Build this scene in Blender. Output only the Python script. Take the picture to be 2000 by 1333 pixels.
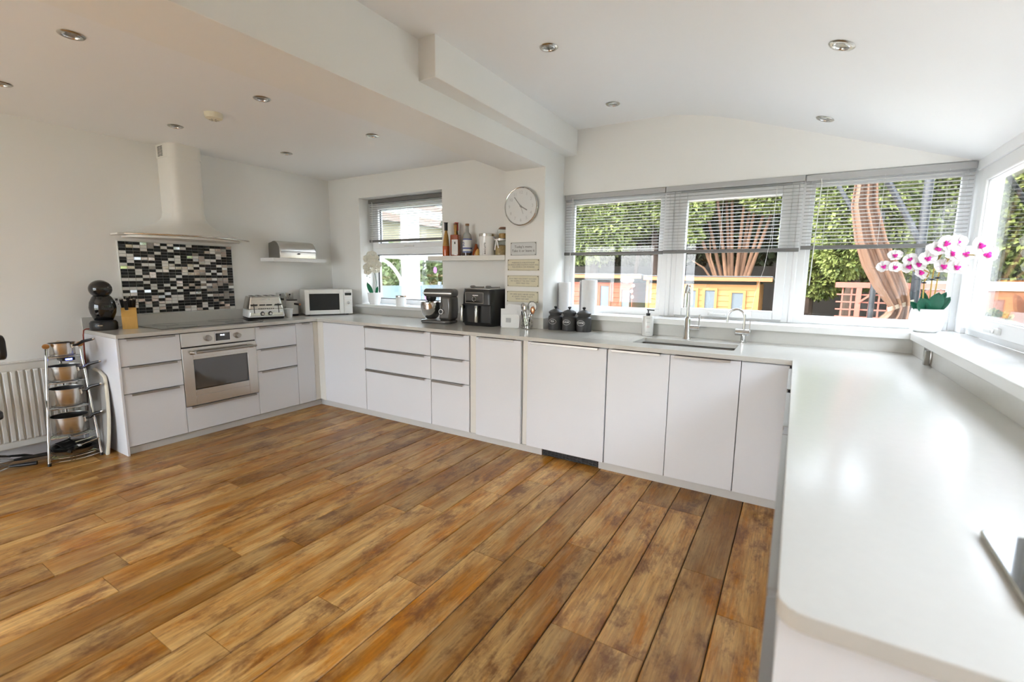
import bpy, bmesh, math, random
from mathutils import Vector, Matrix
PI = math.pi
scene = bpy.context.scene
for o in list(bpy.data.objects):
    bpy.data.objects.remove(o)
COL = scene.collection

# ------------------------------------------------------------------ camera
F_PX, YAW, PITCH, ROLL = 910.9, 0.5444, 0.1405, 0.0104
CAM = Vector((4.103, -2.984, 1.35))
fwd = Vector((-math.sin(YAW) * math.cos(PITCH), math.cos(YAW) * math.cos(PITCH), -math.sin(PITCH)))
rgt = Vector((math.cos(YAW), math.sin(YAW), 0))
upv = rgt.cross(fwd)
r2 = math.cos(ROLL) * rgt + math.sin(ROLL) * upv
u2 = -math.sin(ROLL) * rgt + math.cos(ROLL) * upv
cd = bpy.data.cameras.new('camera')
cd.sensor_width = 36.0
cd.lens = F_PX * 36.0 / 2000.0
cd.clip_start = 0.02
cd.clip_end = 300
cd.dof.use_dof = True
cd.dof.focus_distance = 4.3
cd.dof.aperture_fstop = 2.4
cam = bpy.data.objects.new('camera', cd)
COL.objects.link(cam)
m = Matrix.Identity(4)
for i in range(3):
    m[i][0], m[i][1], m[i][2], m[i][3] = r2[i], u2[i], -fwd[i], CAM[i]
cam.matrix_world = m
scene.camera = cam

# ------------------------------------------------------------------ world, sun, exposure
world = bpy.data.worlds.new('world')
scene.world = world
world.use_nodes = True
wn = world.node_tree
wn.nodes.clear()
wo = wn.nodes.new('ShaderNodeOutputWorld')
wb = wn.nodes.new('ShaderNodeBackground')
sky = wn.nodes.new('ShaderNodeTexSky')
sky.sky_type = 'NISHITA'
sky.sun_disc = False
sky.sun_elevation = math.radians(38)
sky.sun_rotation = math.radians(210)
sky.air_density = 1.0
sky.dust_density = 4.0
sky.ozone_density = 1.0
mixs = wn.nodes.new('ShaderNodeMix')
mixs.data_type = 'RGBA'
mixs.inputs[0].default_value = 0.8          # thin bright cloud veil over the blue sky
mixs.inputs[7].default_value = (5.7, 6.1, 6.8, 1)
wn.links.new(sky.outputs[0], mixs.inputs[6])
wn.links.new(mixs.outputs[2], wb.inputs[0])
wb.inputs[1].default_value = 0.5
wn.links.new(wb.outputs[0], wo.inputs[0])

sl = bpy.data.lights.new('sun', 'SUN')
sl.energy = 2.5
sl.angle = math.radians(3)
sl.color = (1.0, 0.93, 0.82)
sun = bpy.data.objects.new('sun', sl)
COL.objects.link(sun)
sun.rotation_euler = Vector((0.80, 0.48, -0.55)).to_track_quat('-Z', 'Y').to_euler()
sun.location = (-10, -14, 14)

vs = scene.view_settings
vs.view_transform = 'Standard'
vs.look = 'None'
vs.gamma = 1.0
vs.use_curve_mapping = False
vs.exposure = 2.0

# ------------------------------------------------------------------ helpers: materials
MATS = {}
def nodes_of(name):
    mt = bpy.data.materials.new(name)
    mt.use_nodes = True
    nt = mt.node_tree
    b = nt.nodes['Principled BSDF']
    MATS[name] = mt
    return mt, nt, b

def mat(name, col, rough=0.5, metal=0.0, spec=0.5, var=0.0, vscale=8.0, bump=0.0, bscale=60.0, coat=0.0,
        emit=None, estr=0.0, alpha_t=0.0, stretch=None):
    mt, nt, b = nodes_of(name)
    b.inputs['Base Color'].default_value = (*col, 1)
    b.inputs['Roughness'].default_value = rough
    b.inputs['Metallic'].default_value = metal
    b.inputs['Specular IOR Level'].default_value = spec
    if coat:
        b.inputs['Coat Weight'].default_value = coat
        b.inputs['Coat Roughness'].default_value = 0.05
    if alpha_t:
        b.inputs['Transmission Weight'].default_value = alpha_t
    if emit:
        b.inputs['Emission Color'].default_value = (*emit, 1)
        b.inputs['Emission Strength'].default_value = estr
    if var or bump:
        tc = nt.nodes.new('ShaderNodeTexCoord')
        mp = nt.nodes.new('ShaderNodeMapping')
        nt.links.new(tc.outputs['Object'], mp.inputs[0])
        if stretch:
            mp.inputs['Scale'].default_value = stretch
        if var:
            nz = nt.nodes.new('ShaderNodeTexNoise')
            nz.inputs['Scale'].default_value = vscale
            nz.inputs['Detail'].default_value = 4
            nt.links.new(mp.outputs[0], nz.inputs[0])
            mx = nt.nodes.new('ShaderNodeMix')
            mx.data_type = 'RGBA'
            mx.inputs[6].default_value = (*[max(0, c * (1 - var)) for c in col], 1)
            mx.inputs[7].default_value = (*[min(1, c * (1 + var)) for c in col], 1)
            nt.links.new(nz.outputs[0], mx.inputs[0])
            nt.links.new(mx.outputs[2], b.inputs['Base Color'])
        if bump:
            n2 = nt.nodes.new('ShaderNodeTexNoise')
            n2.inputs['Scale'].default_value = bscale
            n2.inputs['Detail'].default_value = 3
            nt.links.new(mp.outputs[0], n2.inputs[0])
            bp = nt.nodes.new('ShaderNodeBump')
            bp.inputs['Strength'].default_value = bump
            bp.inputs['Distance'].default_value = 0.002
            nt.links.new(n2.outputs[0], bp.inputs['Height'])
            nt.links.new(bp.outputs[0], b.inputs['Normal'])
    return mt

def glass_mat(name, tint=(0.97, 0.985, 0.98), refl=0.06, rough=0.0):
    mt = bpy.data.materials.new(name)
    mt.use_nodes = True
    nt = mt.node_tree
    nt.nodes.clear()
    out = nt.nodes.new('ShaderNodeOutputMaterial')
    mix = nt.nodes.new('ShaderNodeMixShader')
    tr = nt.nodes.new('ShaderNodeBsdfTransparent')
    gl = nt.nodes.new('ShaderNodeBsdfGlossy')
    lw = nt.nodes.new('ShaderNodeLayerWeight')      # Schlick reflectance from the angle to the pane
    lw.inputs[0].default_value = 0.5
    pw = nt.nodes.new('ShaderNodeMath'); pw.operation = 'POWER'; pw.inputs[1].default_value = 5.0
    fr = nt.nodes.new('ShaderNodeMath'); fr.operation = 'MULTIPLY_ADD'; fr.inputs[1].default_value = 0.96; fr.inputs[2].default_value = 0.04
    nt.links.new(lw.outputs['Facing'], pw.inputs[0])
    nt.links.new(pw.outputs[0], fr.inputs[0])
    tr.inputs[0].default_value = (*tint, 1)
    gl.inputs['Roughness'].default_value = rough
    nt.links.new(fr.outputs[0], mix.inputs[0])
    nt.links.new(tr.outputs[0], mix.inputs[1])
    nt.links.new(gl.outputs[0], mix.inputs[2])
    nt.links.new(mix.outputs[0], out.inputs[0])
    MATS[name] = mt
    return mt

# ------------------------------------------------------------------ helpers: meshes
class MB:
    def __init__(s):
        s.v = []; s.f = []; s.mi = []; s.cm = 0
    def add(s, vs_, fs):
        o = len(s.v)
        s.v += [tuple(p) for p in vs_]
        for f in fs:
            s.f.append([i + o for i in f]); s.mi.append(s.cm)
        return s
    def box(s, x0, y0, z0, x1, y1, z1):
        x0, x1 = min(x0, x1), max(x0, x1); y0, y1 = min(y0, y1), max(y0, y1); z0, z1 = min(z0, z1), max(z0, z1)
        return s.add([(x0, y0, z0), (x1, y0, z0), (x1, y1, z0), (x0, y1, z0), (x0, y0, z1), (x1, y0, z1), (x1, y1, z1), (x0, y1, z1)],
                     [(0, 3, 2, 1), (4, 5, 6, 7), (0, 1, 5, 4), (1, 2, 6, 5), (2, 3, 7, 6), (3, 0, 4, 7)])
    def bar(s, p0, p1, w, h, up=(0, 0, 1)):
        p0 = Vector(p0); p1 = Vector(p1); d = (p1 - p0).normalized()
        a = d.cross(Vector(up))
        if a.length < 1e-4: a = d.cross(Vector((1, 0, 0)))
        a.normalize(); b = a.cross(d)
        a *= w / 2; b *= h / 2
        return s.add([p0 - a - b, p0 + a - b, p0 + a + b, p0 - a + b, p1 - a - b, p1 + a - b, p1 + a + b, p1 - a + b],
                     [(0, 3, 2, 1), (4, 5, 6, 7), (0, 1, 5, 4), (1, 2, 6, 5), (2, 3, 7, 6), (3, 0, 4, 7)])
    def cyl(s, p0, p1, r0, r1=None, n=20, caps=True):
        if r1 is None: r1 = r0
        p0 = Vector(p0); p1 = Vector(p1); d = (p1 - p0).normalized()
        a = d.orthogonal().normalized(); b = d.cross(a)
        V = []
        for p, r in ((p0, r0), (p1, r1)):
            for i in range(n):
                t = 2 * PI * i / n
                V.append(p + a * (r * math.cos(t)) + b * (r * math.sin(t)))
        Fs = [(i, (i + 1) % n, n + (i + 1) % n, n + i) for i in range(n)]
        if caps: Fs += [tuple(range(n - 1, -1, -1)), tuple(range(n, 2 * n))]
        return s.add(V, Fs)
    def tube(s, pts, r, n=8, closed=False):
        P = [Vector(p) for p in pts]; k = len(P)
        rr = r if isinstance(r, (list, tuple)) else [r] * k
        V = []; prev = None
        for i in range(k):
            if closed: d = P[(i + 1) % k] - P[i - 1]
            else: d = P[min(i + 1, k - 1)] - P[max(i - 1, 0)]
            d.normalize()
            if prev is None: a = d.orthogonal().normalized()
            else:
                a = prev - d * prev.dot(d)
                a = a.normalized() if a.length > 1e-5 else d.orthogonal().normalized()
            prev = a; b = d.cross(a)
            for j in range(n):
                t = 2 * PI * j / n
                V.append(P[i] + (a * math.cos(t) + b * math.sin(t)) * rr[i])
        Fs = []
        for i in range(k if closed else k - 1):
            i2 = (i + 1) % k
            for j in range(n):
                Fs.append((i * n + j, i * n + (j + 1) % n, i2 * n + (j + 1) % n, i2 * n + j))
        if not closed:
            Fs += [tuple(range(n - 1, -1, -1)), tuple(range((k - 1) * n, k * n))]
        return s.add(V, Fs)
    def lathe(s, prof, n=24, c=(0, 0, 0), sx=1.0, sy=1.0):
        V = []; idx = []
        for r, z in prof:
            if r < 1e-6:
                idx.append([len(V)] * n); V.append((c[0], c[1], c[2] + z))
            else:
                st = len(V)
                for j in range(n):
                    t = 2 * PI * j / n
                    V.append((c[0] + r * sx * math.cos(t), c[1] + r * sy * math.sin(t), c[2] + z))
                idx.append([st + j for j in range(n)])
        Fs = []
        for a, b in zip(idx[:-1], idx[1:]):
            for j in range(n):
                q = [a[j], a[(j + 1) % n], b[(j + 1) % n], b[j]]
                u = []
                for t in q:
                    if t not in u: u.append(t)
                if len(u) > 2: Fs.append(tuple(u))
        return s.add(V, Fs)
    def prism(s, poly, axis, d0, d1):
        def P(a, b, d):
            return {'x': (d, a, b), 'y': (a, d, b), 'z': (a, b, d)}[axis]
        n = len(poly)
        V = [P(a, b, d0) for a, b in poly] + [P(a, b, d1) for a, b in poly]
        Fs = [tuple(range(n - 1, -1, -1)), tuple(range(n, 2 * n))] + [(i, (i + 1) % n, n + (i + 1) % n, n + i) for i in range(n)]
        return s.add(V, Fs)
    def frame(s, x0, z0, x1, z1, w, y0, y1):
        s.box(x0, y0, z0, x0 + w, y1, z1); s.box(x1 - w, y0, z0, x1, y1, z1)
        s.box(x0 + w, y0, z0, x1 - w, y1, z0 + w); s.box(x0 + w, y0, z1 - w, x1 - w, y1, z1)
        return s
    def framex(s, y0, z0, y1, z1, w, x0, x1):
        s.box(x0, y0, z0, x1, y0 + w, z1); s.box(x0, y1 - w, z0, x1, y1, z1)
        s.box(x0, y0 + w, z0, x1, y1 - w, z0 + w); s.box(x0, y0 + w, z1 - w, x1, y1 - w, z1)
        return s
    def ell(s, c, r, nu=20, nv=12):
        prof = [(math.sin(PI * i / nv), -math.cos(PI * i / nv)) for i in range(nv + 1)]
        o = len(s.v)
        s.lathe([(a if 0 < i < nv else 0, b) for i, (a, b) in enumerate(prof)], nu)
        for i in range(o, len(s.v)):
            x, y, z = s.v[i]
            s.v[i] = (c[0] + x * r[0], c[1] + y * r[1], c[2] + z * r[2])
        return s
    def xf(s, M, start=0):
        for i in range(start, len(s.v)):
            s.v[i] = tuple(M @ Vector(s.v[i]))
        return s
    def mesh(s, name, mats, ang=35, recalc=True):
        me = bpy.data.meshes.new(name)
        me.from_pydata(s.v, [], s.f)
        for mm in (mats if isinstance(mats, (list, tuple)) else [mats]):
            me.materials.append(MATS[mm])
        if max(s.mi, default=0) > 0:
            me.polygons.foreach_set('material_index', s.mi)
        if recalc:
            bm = bmesh.new(); bm.from_mesh(me)
            bmesh.ops.recalc_face_normals(bm, faces=bm.faces[:])
            bm.to_mesh(me); bm.free()
        if ang is not None:
            me.polygons.foreach_set('use_smooth', [True] * len(me.polygons))
            me.set_sharp_from_angle(angle=math.radians(ang))
        me.update()
        return me
    def obj(s, name, mats, parent=None, bevel=0.0, ang=35, loc=None, rot=None, recalc=True, seg=2):
        return link(name, s.mesh(name, mats, ang, recalc), parent, bevel, loc, rot, seg)

def link(name, me, parent=None, bevel=0.0, loc=None, rot=None, seg=2):
    o = bpy.data.objects.new(name, me)
    COL.objects.link(o)
    if parent is not None: o.parent = parent
    if loc is not None: o.location = loc
    if rot is not None: o.rotation_euler = rot
    if bevel:
        bv = o.modifiers.new('bevel', 'BEVEL')
        bv.width = bevel; bv.segments = seg; bv.limit_method = 'ANGLE'; bv.angle_limit = math.radians(40)
    return o

def tag(o, label=None, cat=None, group=None, kind=None):
    if label: o['label'] = label
    if cat: o['category'] = cat
    if group: o['group'] = group
    if kind: o['kind'] = kind
    return o

def thing(name, label, cat, loc=(0, 0, 0), rz=0.0, group=None, rot=None):
    o = bpy.data.objects.new(name, None)
    o.empty_display_size = 0.05
    COL.objects.link(o)
    o.location = loc
    o.rotation_euler = rot if rot else (0, 0, rz)
    return tag(o, label, cat, group)

def struct(name, mb, mats, bevel=0.0, parent=None, label=None, ang=35):
    o = mb.obj(name, mats, parent, bevel, ang)
    if parent is None: o['kind'] = 'structure'
    if label: o['label'] = label
    return o

def copy_tree(o, parent=None):
    c = o.copy(); COL.objects.link(c)
    if parent is not None: c.parent = parent
    for ch in list(o.children):
        copy_tree(ch, c)
    return c

def text_mesh(name, body, size, matname, parent, loc, rot, depth=0.0004, align='CENTER', sx=1.0, spacing=1.0, shear=0.0, bold=0.0, line=1.0):
    cu = bpy.data.curves.new(name, 'FONT')
    cu.body = body; cu.size = size; cu.extrude = depth
    cu.align_x = align; cu.align_y = 'CENTER'
    cu.space_character = spacing; cu.shear = shear; cu.offset = bold; cu.space_line = line
    cu.resolution_u = 3
    t = bpy.data.objects.new(name, cu)
    COL.objects.link(t)
    dg = bpy.context.evaluated_depsgraph_get()
    me = bpy.data.meshes.new_from_object(t.evaluated_get(dg))
    bpy.data.objects.remove(t)
    bpy.data.curves.remove(cu)
    me.materials.clear(); me.materials.append(MATS[matname])
    o = link(name, me, parent, 0, loc, rot)
    o.scale = (sx, 1, 1)
    return o

def arc(cx, cy, r, a0, a1, n):
    return [(cx + r * math.cos(math.radians(a0 + (a1 - a0) * i / n)), cy + r * math.sin(math.radians(a0 + (a1 - a0) * i / n))) for i in range(n + 1)]

def rrect(x0, y0, x1, y1, r, n=4):
    return arc(x0 + r, y0 + r, r, 180, 270, n) + arc(x1 - r, y0 + r, r, 270, 360, n) + arc(x1 - r, y1 - r, r, 0, 90, n) + arc(x0 + r, y1 - r, r, 90, 180, n)
# ------------------------------------------------------------------ materials
mat('wall_paint', (0.88, 0.872, 0.845), 0.6, spec=0.3, var=0.012, vscale=3, bump=0.05, bscale=90)
mat('ceiling_paint', (0.885, 0.885, 0.88), 0.55, spec=0.3, var=0.012, vscale=2, bump=0.04, bscale=60)
mat('plinth_white', (0.66, 0.655, 0.64), 0.4)
mat('gloss_white', (0.815, 0.83, 0.87), 0.22, spec=0.5, var=0.006, vscale=5)
mat('gloss_cream', (0.82, 0.80, 0.75), 0.3, spec=0.5)
mat('upvc', (0.90, 0.905, 0.91), 0.3, spec=0.5)
mat('quartz', (0.62, 0.605, 0.565), 0.16, spec=0.5, var=0.03, vscale=55)
mat('sill_white', (0.76, 0.75, 0.725), 0.2, spec=0.5)
mat('alu', (0.40, 0.385, 0.365), 0.36, metal=1.0)
mat('steel', (0.66, 0.64, 0.60), 0.27, metal=1.0, var=0.06, vscale=30, stretch=(1, 1, 30))
mat('steel_dark', (0.33, 0.325, 0.31), 0.3, metal=1.0)
mat('chrome', (0.66, 0.66, 0.655), 0.07, metal=1.0)
mat('nickel', (0.50, 0.47, 0.42), 0.25, metal=1.0)
mat('black_plastic', (0.012, 0.012, 0.013), 0.35)
mat('black_gloss', (0.008, 0.008, 0.009), 0.07, coat=0.5)
mat('black_glass', (0.006, 0.006, 0.007), 0.06, spec=0.7, coat=1.0)
mat('oven_glass', (0.05, 0.05, 0.05), 0.05, spec=0.8, coat=1.0)
mat('oven_void', (0.02, 0.02, 0.02), 0.6)
mat('dark_gap', (0.03, 0.028, 0.026), 0.8)
mat('slat_grey', (0.46, 0.455, 0.45), 0.35, spec=0.5)
mat('slat_dark', (0.19, 0.185, 0.18), 0.4, spec=0.4)
mat('white_plastic', (0.82, 0.82, 0.80), 0.35)
mat('cream_plastic', (0.78, 0.73, 0.58), 0.45)
mat('ceramic', (0.88, 0.87, 0.85), 0.15, coat=0.3)
mat('white_matte', (0.85, 0.845, 0.83), 0.6)
mat('paper', (0.86, 0.86, 0.87), 0.85, var=0.03, vscale=40)
mat('charcoal', (0.055, 0.055, 0.057), 0.42, spec=0.4)
mat('mixer_grey', (0.085, 0.082, 0.078), 0.22, spec=0.6, coat=0.4)
mat('tong_grey', (0.20, 0.19, 0.18), 0.5)
mat('radiator_paint', (0.80, 0.79, 0.75), 0.35)
mat('wood_ball', (0.58, 0.27, 0.07), 0.4, var=0.15, vscale=40)
mat('bamboo', (0.66, 0.38, 0.10), 0.4, var=0.12, vscale=18, stretch=(8, 8, 1))
mat('bamboo_dark', (0.48, 0.25, 0.06), 0.45, var=0.15, vscale=18, stretch=(8, 8, 1))
mat('cream_edge', (0.80, 0.75, 0.62), 0.5)
mat('board_grey', (0.42, 0.41, 0.39), 0.5)
mat('plaque_cream', (0.72, 0.67, 0.50), 0.55, var=0.08, vscale=25)
mat('plaque_grey', (0.66, 0.67, 0.66), 0.5, var=0.06, vscale=20)
mat('ink', (0.11, 0.10, 0.085), 0.6)
mat('ink_soft', (0.25, 0.23, 0.19), 0.6)
mat('numeral', (0.60, 0.60, 0.60), 0.4)
mat('clock_face', (0.80, 0.81, 0.81), 0.5)
mat('clock_hand', (0.33, 0.33, 0.33), 0.35, metal=0.6)
mat('copper', (0.75, 0.38, 0.22), 0.25, metal=1.0)
mat('leaf_dark', (0.012, 0.10, 0.055), 0.4, var=0.25, vscale=20)
mat('leaf_green', (0.01, 0.20, 0.075), 0.35, var=0.25, vscale=20)
mat('petal', (0.90, 0.87, 0.85), 0.55, var=0.02, vscale=30)
mat('petal_cream', (0.86, 0.83, 0.72), 0.6)
mat('magenta', (0.70, 0.015, 0.33), 0.5, var=0.3, vscale=120)
mat('stem_brown', (0.42, 0.29, 0.06), 0.5, var=0.2, vscale=30)
mat('soil', (0.05, 0.035, 0.02), 0.9)
mat('oil_orange', (0.55, 0.10, 0.015), 0.15, coat=0.5, var=0.5, vscale=40)
mat('pasta_mix', (0.45, 0.24, 0.05), 0.4, var=0.5, vscale=60)
mat('amber', (0.30, 0.055, 0.012), 0.1, coat=0.6)
mat('dark_amber', (0.05, 0.015, 0.008), 0.1, coat=0.6)
mat('bottle_clear', (0.62, 0.63, 0.61), 0.06, spec=0.6, alpha_t=0.5, coat=0.5)
mat('label_white', (0.82, 0.82, 0.81), 0.6)
mat('label_blue', (0.06, 0.09, 0.32), 0.5)
mat('red_cap', (0.40, 0.01, 0.012), 0.35)
mat('cork_brown', (0.23, 0.12, 0.05), 0.5)
mat('jar_content', (0.42, 0.30, 0.14), 0.7, var=0.5, vscale=70)
mat('rim_brown', (0.22, 0.09, 0.05), 0.35)
mat('ribbon', (0.88, 0.84, 0.84), 0.6)
mat('blue_led', (0.02, 0.02, 0.3), 0.4, emit=(0.05, 0.08, 1.0), estr=12)
mat('display_lit', (0.01, 0.01, 0.01), 0.2, emit=(0.75, 0.85, 1.0), estr=2.0)
mat('display_dim', (0.03, 0.03, 0.03), 0.2)
mat('red_cable', (0.30, 0.04, 0.02), 0.5)
mat('plate_back', (0.34, 0.33, 0.30), 0.3, metal=1.0)
mat('grey_text', (0.45, 0.45, 0.46), 0.6)
mat('pink_text', (0.70, 0.45, 0.45), 0.6)
mat('sponge_blue', (0.05, 0.20, 0.48), 0.7)
# mosaic
mat('tile_black', (0.008, 0.008, 0.009), 0.3, spec=0.3)
mat('tile_charcoal', (0.022, 0.022, 0.023), 0.35, spec=0.35)
mat('tile_white', (0.90, 0.89, 0.86), 0.3, coat=0.3)
mat('tile_mirror', (0.72, 0.73, 0.75), 0.06, metal=1.0)
mat('tile_pearl', (0.62, 0.52, 0.46), 0.12, metal=0.5, var=0.35, vscale=90, coat=0.5)
mat('tile_stone', (0.33, 0.31, 0.28), 0.3, var=0.3, vscale=90)
mat('grout', (0.42, 0.41, 0.39), 0.8)
# outdoors
mat('shed_red', (0.22, 0.044, 0.016), 0.6, var=0.16, vscale=4, stretch=(1, 1, 6))
mat('shed_yellow', (0.36, 0.16, 0.045), 0.6, var=0.14, vscale=4, stretch=(1, 1, 6))
mat('shed_trim', (0.32, 0.10, 0.035), 0.6)
mat('roof_felt', (0.10, 0.10, 0.10), 0.9)
mat('shed_glass', (0.10, 0.12, 0.14), 0.12, spec=0.7)
mat('bark', (0.045, 0.028, 0.02), 0.9, var=0.4, vscale=6, stretch=(4, 4, 1))
mat('bark_red', (0.17, 0.09, 0.052), 0.9, var=0.35, vscale=6, stretch=(4, 4, 1))
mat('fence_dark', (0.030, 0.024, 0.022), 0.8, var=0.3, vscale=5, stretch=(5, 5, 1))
mat('trellis_pink', (0.30, 0.10, 0.075), 0.7)
mat('curtain', (0.13, 0.068, 0.040), 0.8, var=0.06, vscale=9)
mat('tieback', (0.32, 0.27, 0.20), 0.7)
mat('gazebo_metal', (0.02, 0.022, 0.027), 0.45)
mat('brick', (0.24, 0.09, 0.055), 0.85, var=0.25, vscale=12)
mat('render_white', (0.5, 0.5, 0.49), 0.8)
mat('wicker', (0.30, 0.31, 0.33), 0.8, var=0.3, vscale=60)
mat('cushion_blue', (0.22, 0.27, 0.33), 0.9)
mat('decal_purple', (0.40, 0.17, 0.42), 0.5)
mat('patio_stone', (0.42, 0.39, 0.35), 0.85, var=0.2, vscale=3)
def leafy(name, c1, c2, scale=3.0):
    mt, nt, b = nodes_of(name)
    b.inputs['Roughness'].default_value = 0.6
    b.inputs['Specular IOR Level'].default_value = 0.25
    tc = nt.nodes.new('ShaderNodeTexCoord')
    nz = nt.nodes.new('ShaderNodeTexNoise'); nz.inputs['Scale'].default_value = scale; nz.inputs['Detail'].default_value = 5
    nt.links.new(tc.outputs['Object'], nz.inputs[0])
    cr = nt.nodes.new('ShaderNodeValToRGB')
    cr.color_ramp.elements[0].position = 0.33; cr.color_ramp.elements[0].color = (*c1, 1)
    cr.color_ramp.elements[1].position = 0.68; cr.color_ramp.elements[1].color = (*c2, 1)
    nt.links.new(nz.outputs[0], cr.inputs[0])
    nt.links.new(cr.outputs[0], b.inputs['Base Color'])
leafy('conifer', (0.035, 0.060, 0.014), (0.24, 0.275, 0.08), 5)
leafy('conifer_dark', (0.010, 0.018, 0.007), (0.035, 0.05, 0.018), 4)
leafy('shrub', (0.05, 0.065, 0.02), (0.20, 0.20, 0.06), 6)
leafy('lawn', (0.12, 0.15, 0.06), (0.20, 0.24, 0.11), 5)
glass_mat('pane_glass')
glass_mat('roof_glass', (0.62, 0.64, 0.66))
mat('house_beige', (0.30, 0.25, 0.17), 0.9, var=0.1, vscale=2)
mat('house_roof', (0.13, 0.07, 0.05), 0.9)
glass_mat('jar_glass', (0.93, 0.95, 0.93))

def wood_floor():
    mt, nt, b = nodes_of('plank_wood')
    N = nt.nodes.new; L = nt.links.new
    tc = N('ShaderNodeTexCoord'); oi = N('ShaderNodeObjectInfo')
    mul = N('ShaderNodeMath'); mul.operation = 'MULTIPLY'; mul.inputs[1].default_value = 57.0
    L(oi.outputs['Random'], mul.inputs[0])
    cmb = N('ShaderNodeCombineXYZ'); L(mul.outputs[0], cmb.inputs[0]); L(mul.outputs[0], cmb.inputs[1]); L(mul.outputs[0], cmb.inputs[2])
    add = N('ShaderNodeVectorMath'); add.operation = 'ADD'
    L(tc.outputs['Object'], add.inputs[0]); L(cmb.outputs[0], add.inputs[1])
    def noise(scale, sc, det=5, rough=0.6, dist=0.0):
        mp = N('ShaderNodeMapping'); mp.inputs['Scale'].default_value = sc
        L(add.outputs[0], mp.inputs[0])
        nz = N('ShaderNodeTexNoise'); nz.inputs['Scale'].default_value = scale; nz.inputs['Detail'].default_value = det
        nz.inputs['Roughness'].default_value = rough; nz.inputs['Distortion'].default_value = dist
        L(mp.outputs[0], nz.inputs[0])
        return nz
    def ramp(src, p0, c0, p1, c1):
        r = N('ShaderNodeValToRGB'); e = r.color_ramp.elements
        e[0].position = p0; e[0].color = c0; e[1].position = p1; e[1].color = c1
        L(src, r.inputs[0]); return r
    def mix(f, a, bb, mode='MIX'):
        mx = N('ShaderNodeMix'); mx.data_type = 'RGBA'; mx.blend_type = mode
        if isinstance(f, float): mx.inputs[0].default_value = f
        else: L(f, mx.inputs[0])
        for s_, i in ((a, 6), (bb, 7)):
            if isinstance(s_, tuple): mx.inputs[i].default_value = s_
            else: L(s_, mx.inputs[i])
        return mx.outputs[2]
    grain = noise(1.0, (95, 3.0, 1), 6, 0.65, 0.25)
    fine = noise(1.0, (230, 9, 1), 3, 0.6)
    blot = noise(1.0, (9, 3.6, 1), 10, 0.74, 0.2)
    blot2 = noise(1.0, (9, 2.2, 1), 6, 0.68, 0.2)
    tone = noise(1.0, (8, 1.8, 1), 6, 0.62)
    base = ramp(tone.outputs[0], 0.36, (0.50, 0.245, 0.085, 1), 0.62, (0.84, 0.56, 0.275, 1))
    orange = ramp(blot2.outputs[0], 0.50, (0, 0, 0, 1), 0.64, (0.75, 0.75, 0.75, 1))
    c = mix(orange.outputs[0], base.outputs[0], (0.58, 0.225, 0.048, 1))
    gr = ramp(grain.outputs[0], 0.42, (0.72, 0.72, 0.72, 1), 0.62, (1.06, 1.06, 1.06, 1))
    c = mix(0.85, c, gr.outputs[0], 'MULTIPLY')
    fr = ramp(fine.outputs[0], 0.35, (0.84, 0.84, 0.84, 1), 0.6, (1.04, 1.04, 1.04, 1))
    c = mix(0.8, c, fr.outputs[0], 'MULTIPLY')
    dk = ramp(blot.outputs[0], 0.50, (0, 0, 0, 1), 0.62, (0.80, 0.80, 0.80, 1))
    c = mix(dk.outputs[0], c, (0.17, 0.066, 0.028, 1))
    dash = noise(1.0, (150, 13, 1), 4, 0.6)
    ds_ = ramp(dash.outputs[0], 0.60, (0, 0, 0, 1), 0.70, (0.6, 0.6, 0.6, 1))
    c = mix(ds_.outputs[0], c, (0.17, 0.07, 0.03, 1))
    # per plank tone
    hs = N('ShaderNodeHueSaturation')
    mr = N('ShaderNodeMapRange'); mr.inputs[3].default_value = 0.58; mr.inputs[4].default_value = 0.98
    L(oi.outputs['Random'], mr.inputs[0]); L(mr.outputs[0], hs.inputs['Value'])
    L(c, hs.inputs['Color']); hs.inputs['Saturation'].default_value = 1.16
    L(hs.outputs[0], b.inputs['Base Color'])
    rr = N('ShaderNodeMapRange'); rr.inputs[3].default_value = 0.24; rr.inputs[4].default_value = 0.40
    L(grain.outputs[0], rr.inputs[0]); L(rr.outputs[0], b.inputs['Roughness'])
    b.inputs['Specular IOR Level'].default_value = 0.45
    bp = N('ShaderNodeBump'); bp.inputs['Strength'].default_value = 0.25; bp.inputs['Distance'].default_value = 0.0012
    L(grain.outputs[0], bp.inputs['Height']); L(bp.outputs[0], b.inputs['Normal'])
wood_floor()
# ------------------------------------------------------------------ room constants
XO = -0.60            # oven wall face
YB = 0.667            # back wall face, low-ceiling side
YW = 0.70             # back wall face below the long window
ZT = 0.90             # worktop top
XR = 4.748            # right wall face below the sill
YF = -5.6             # wall behind the camera

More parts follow.
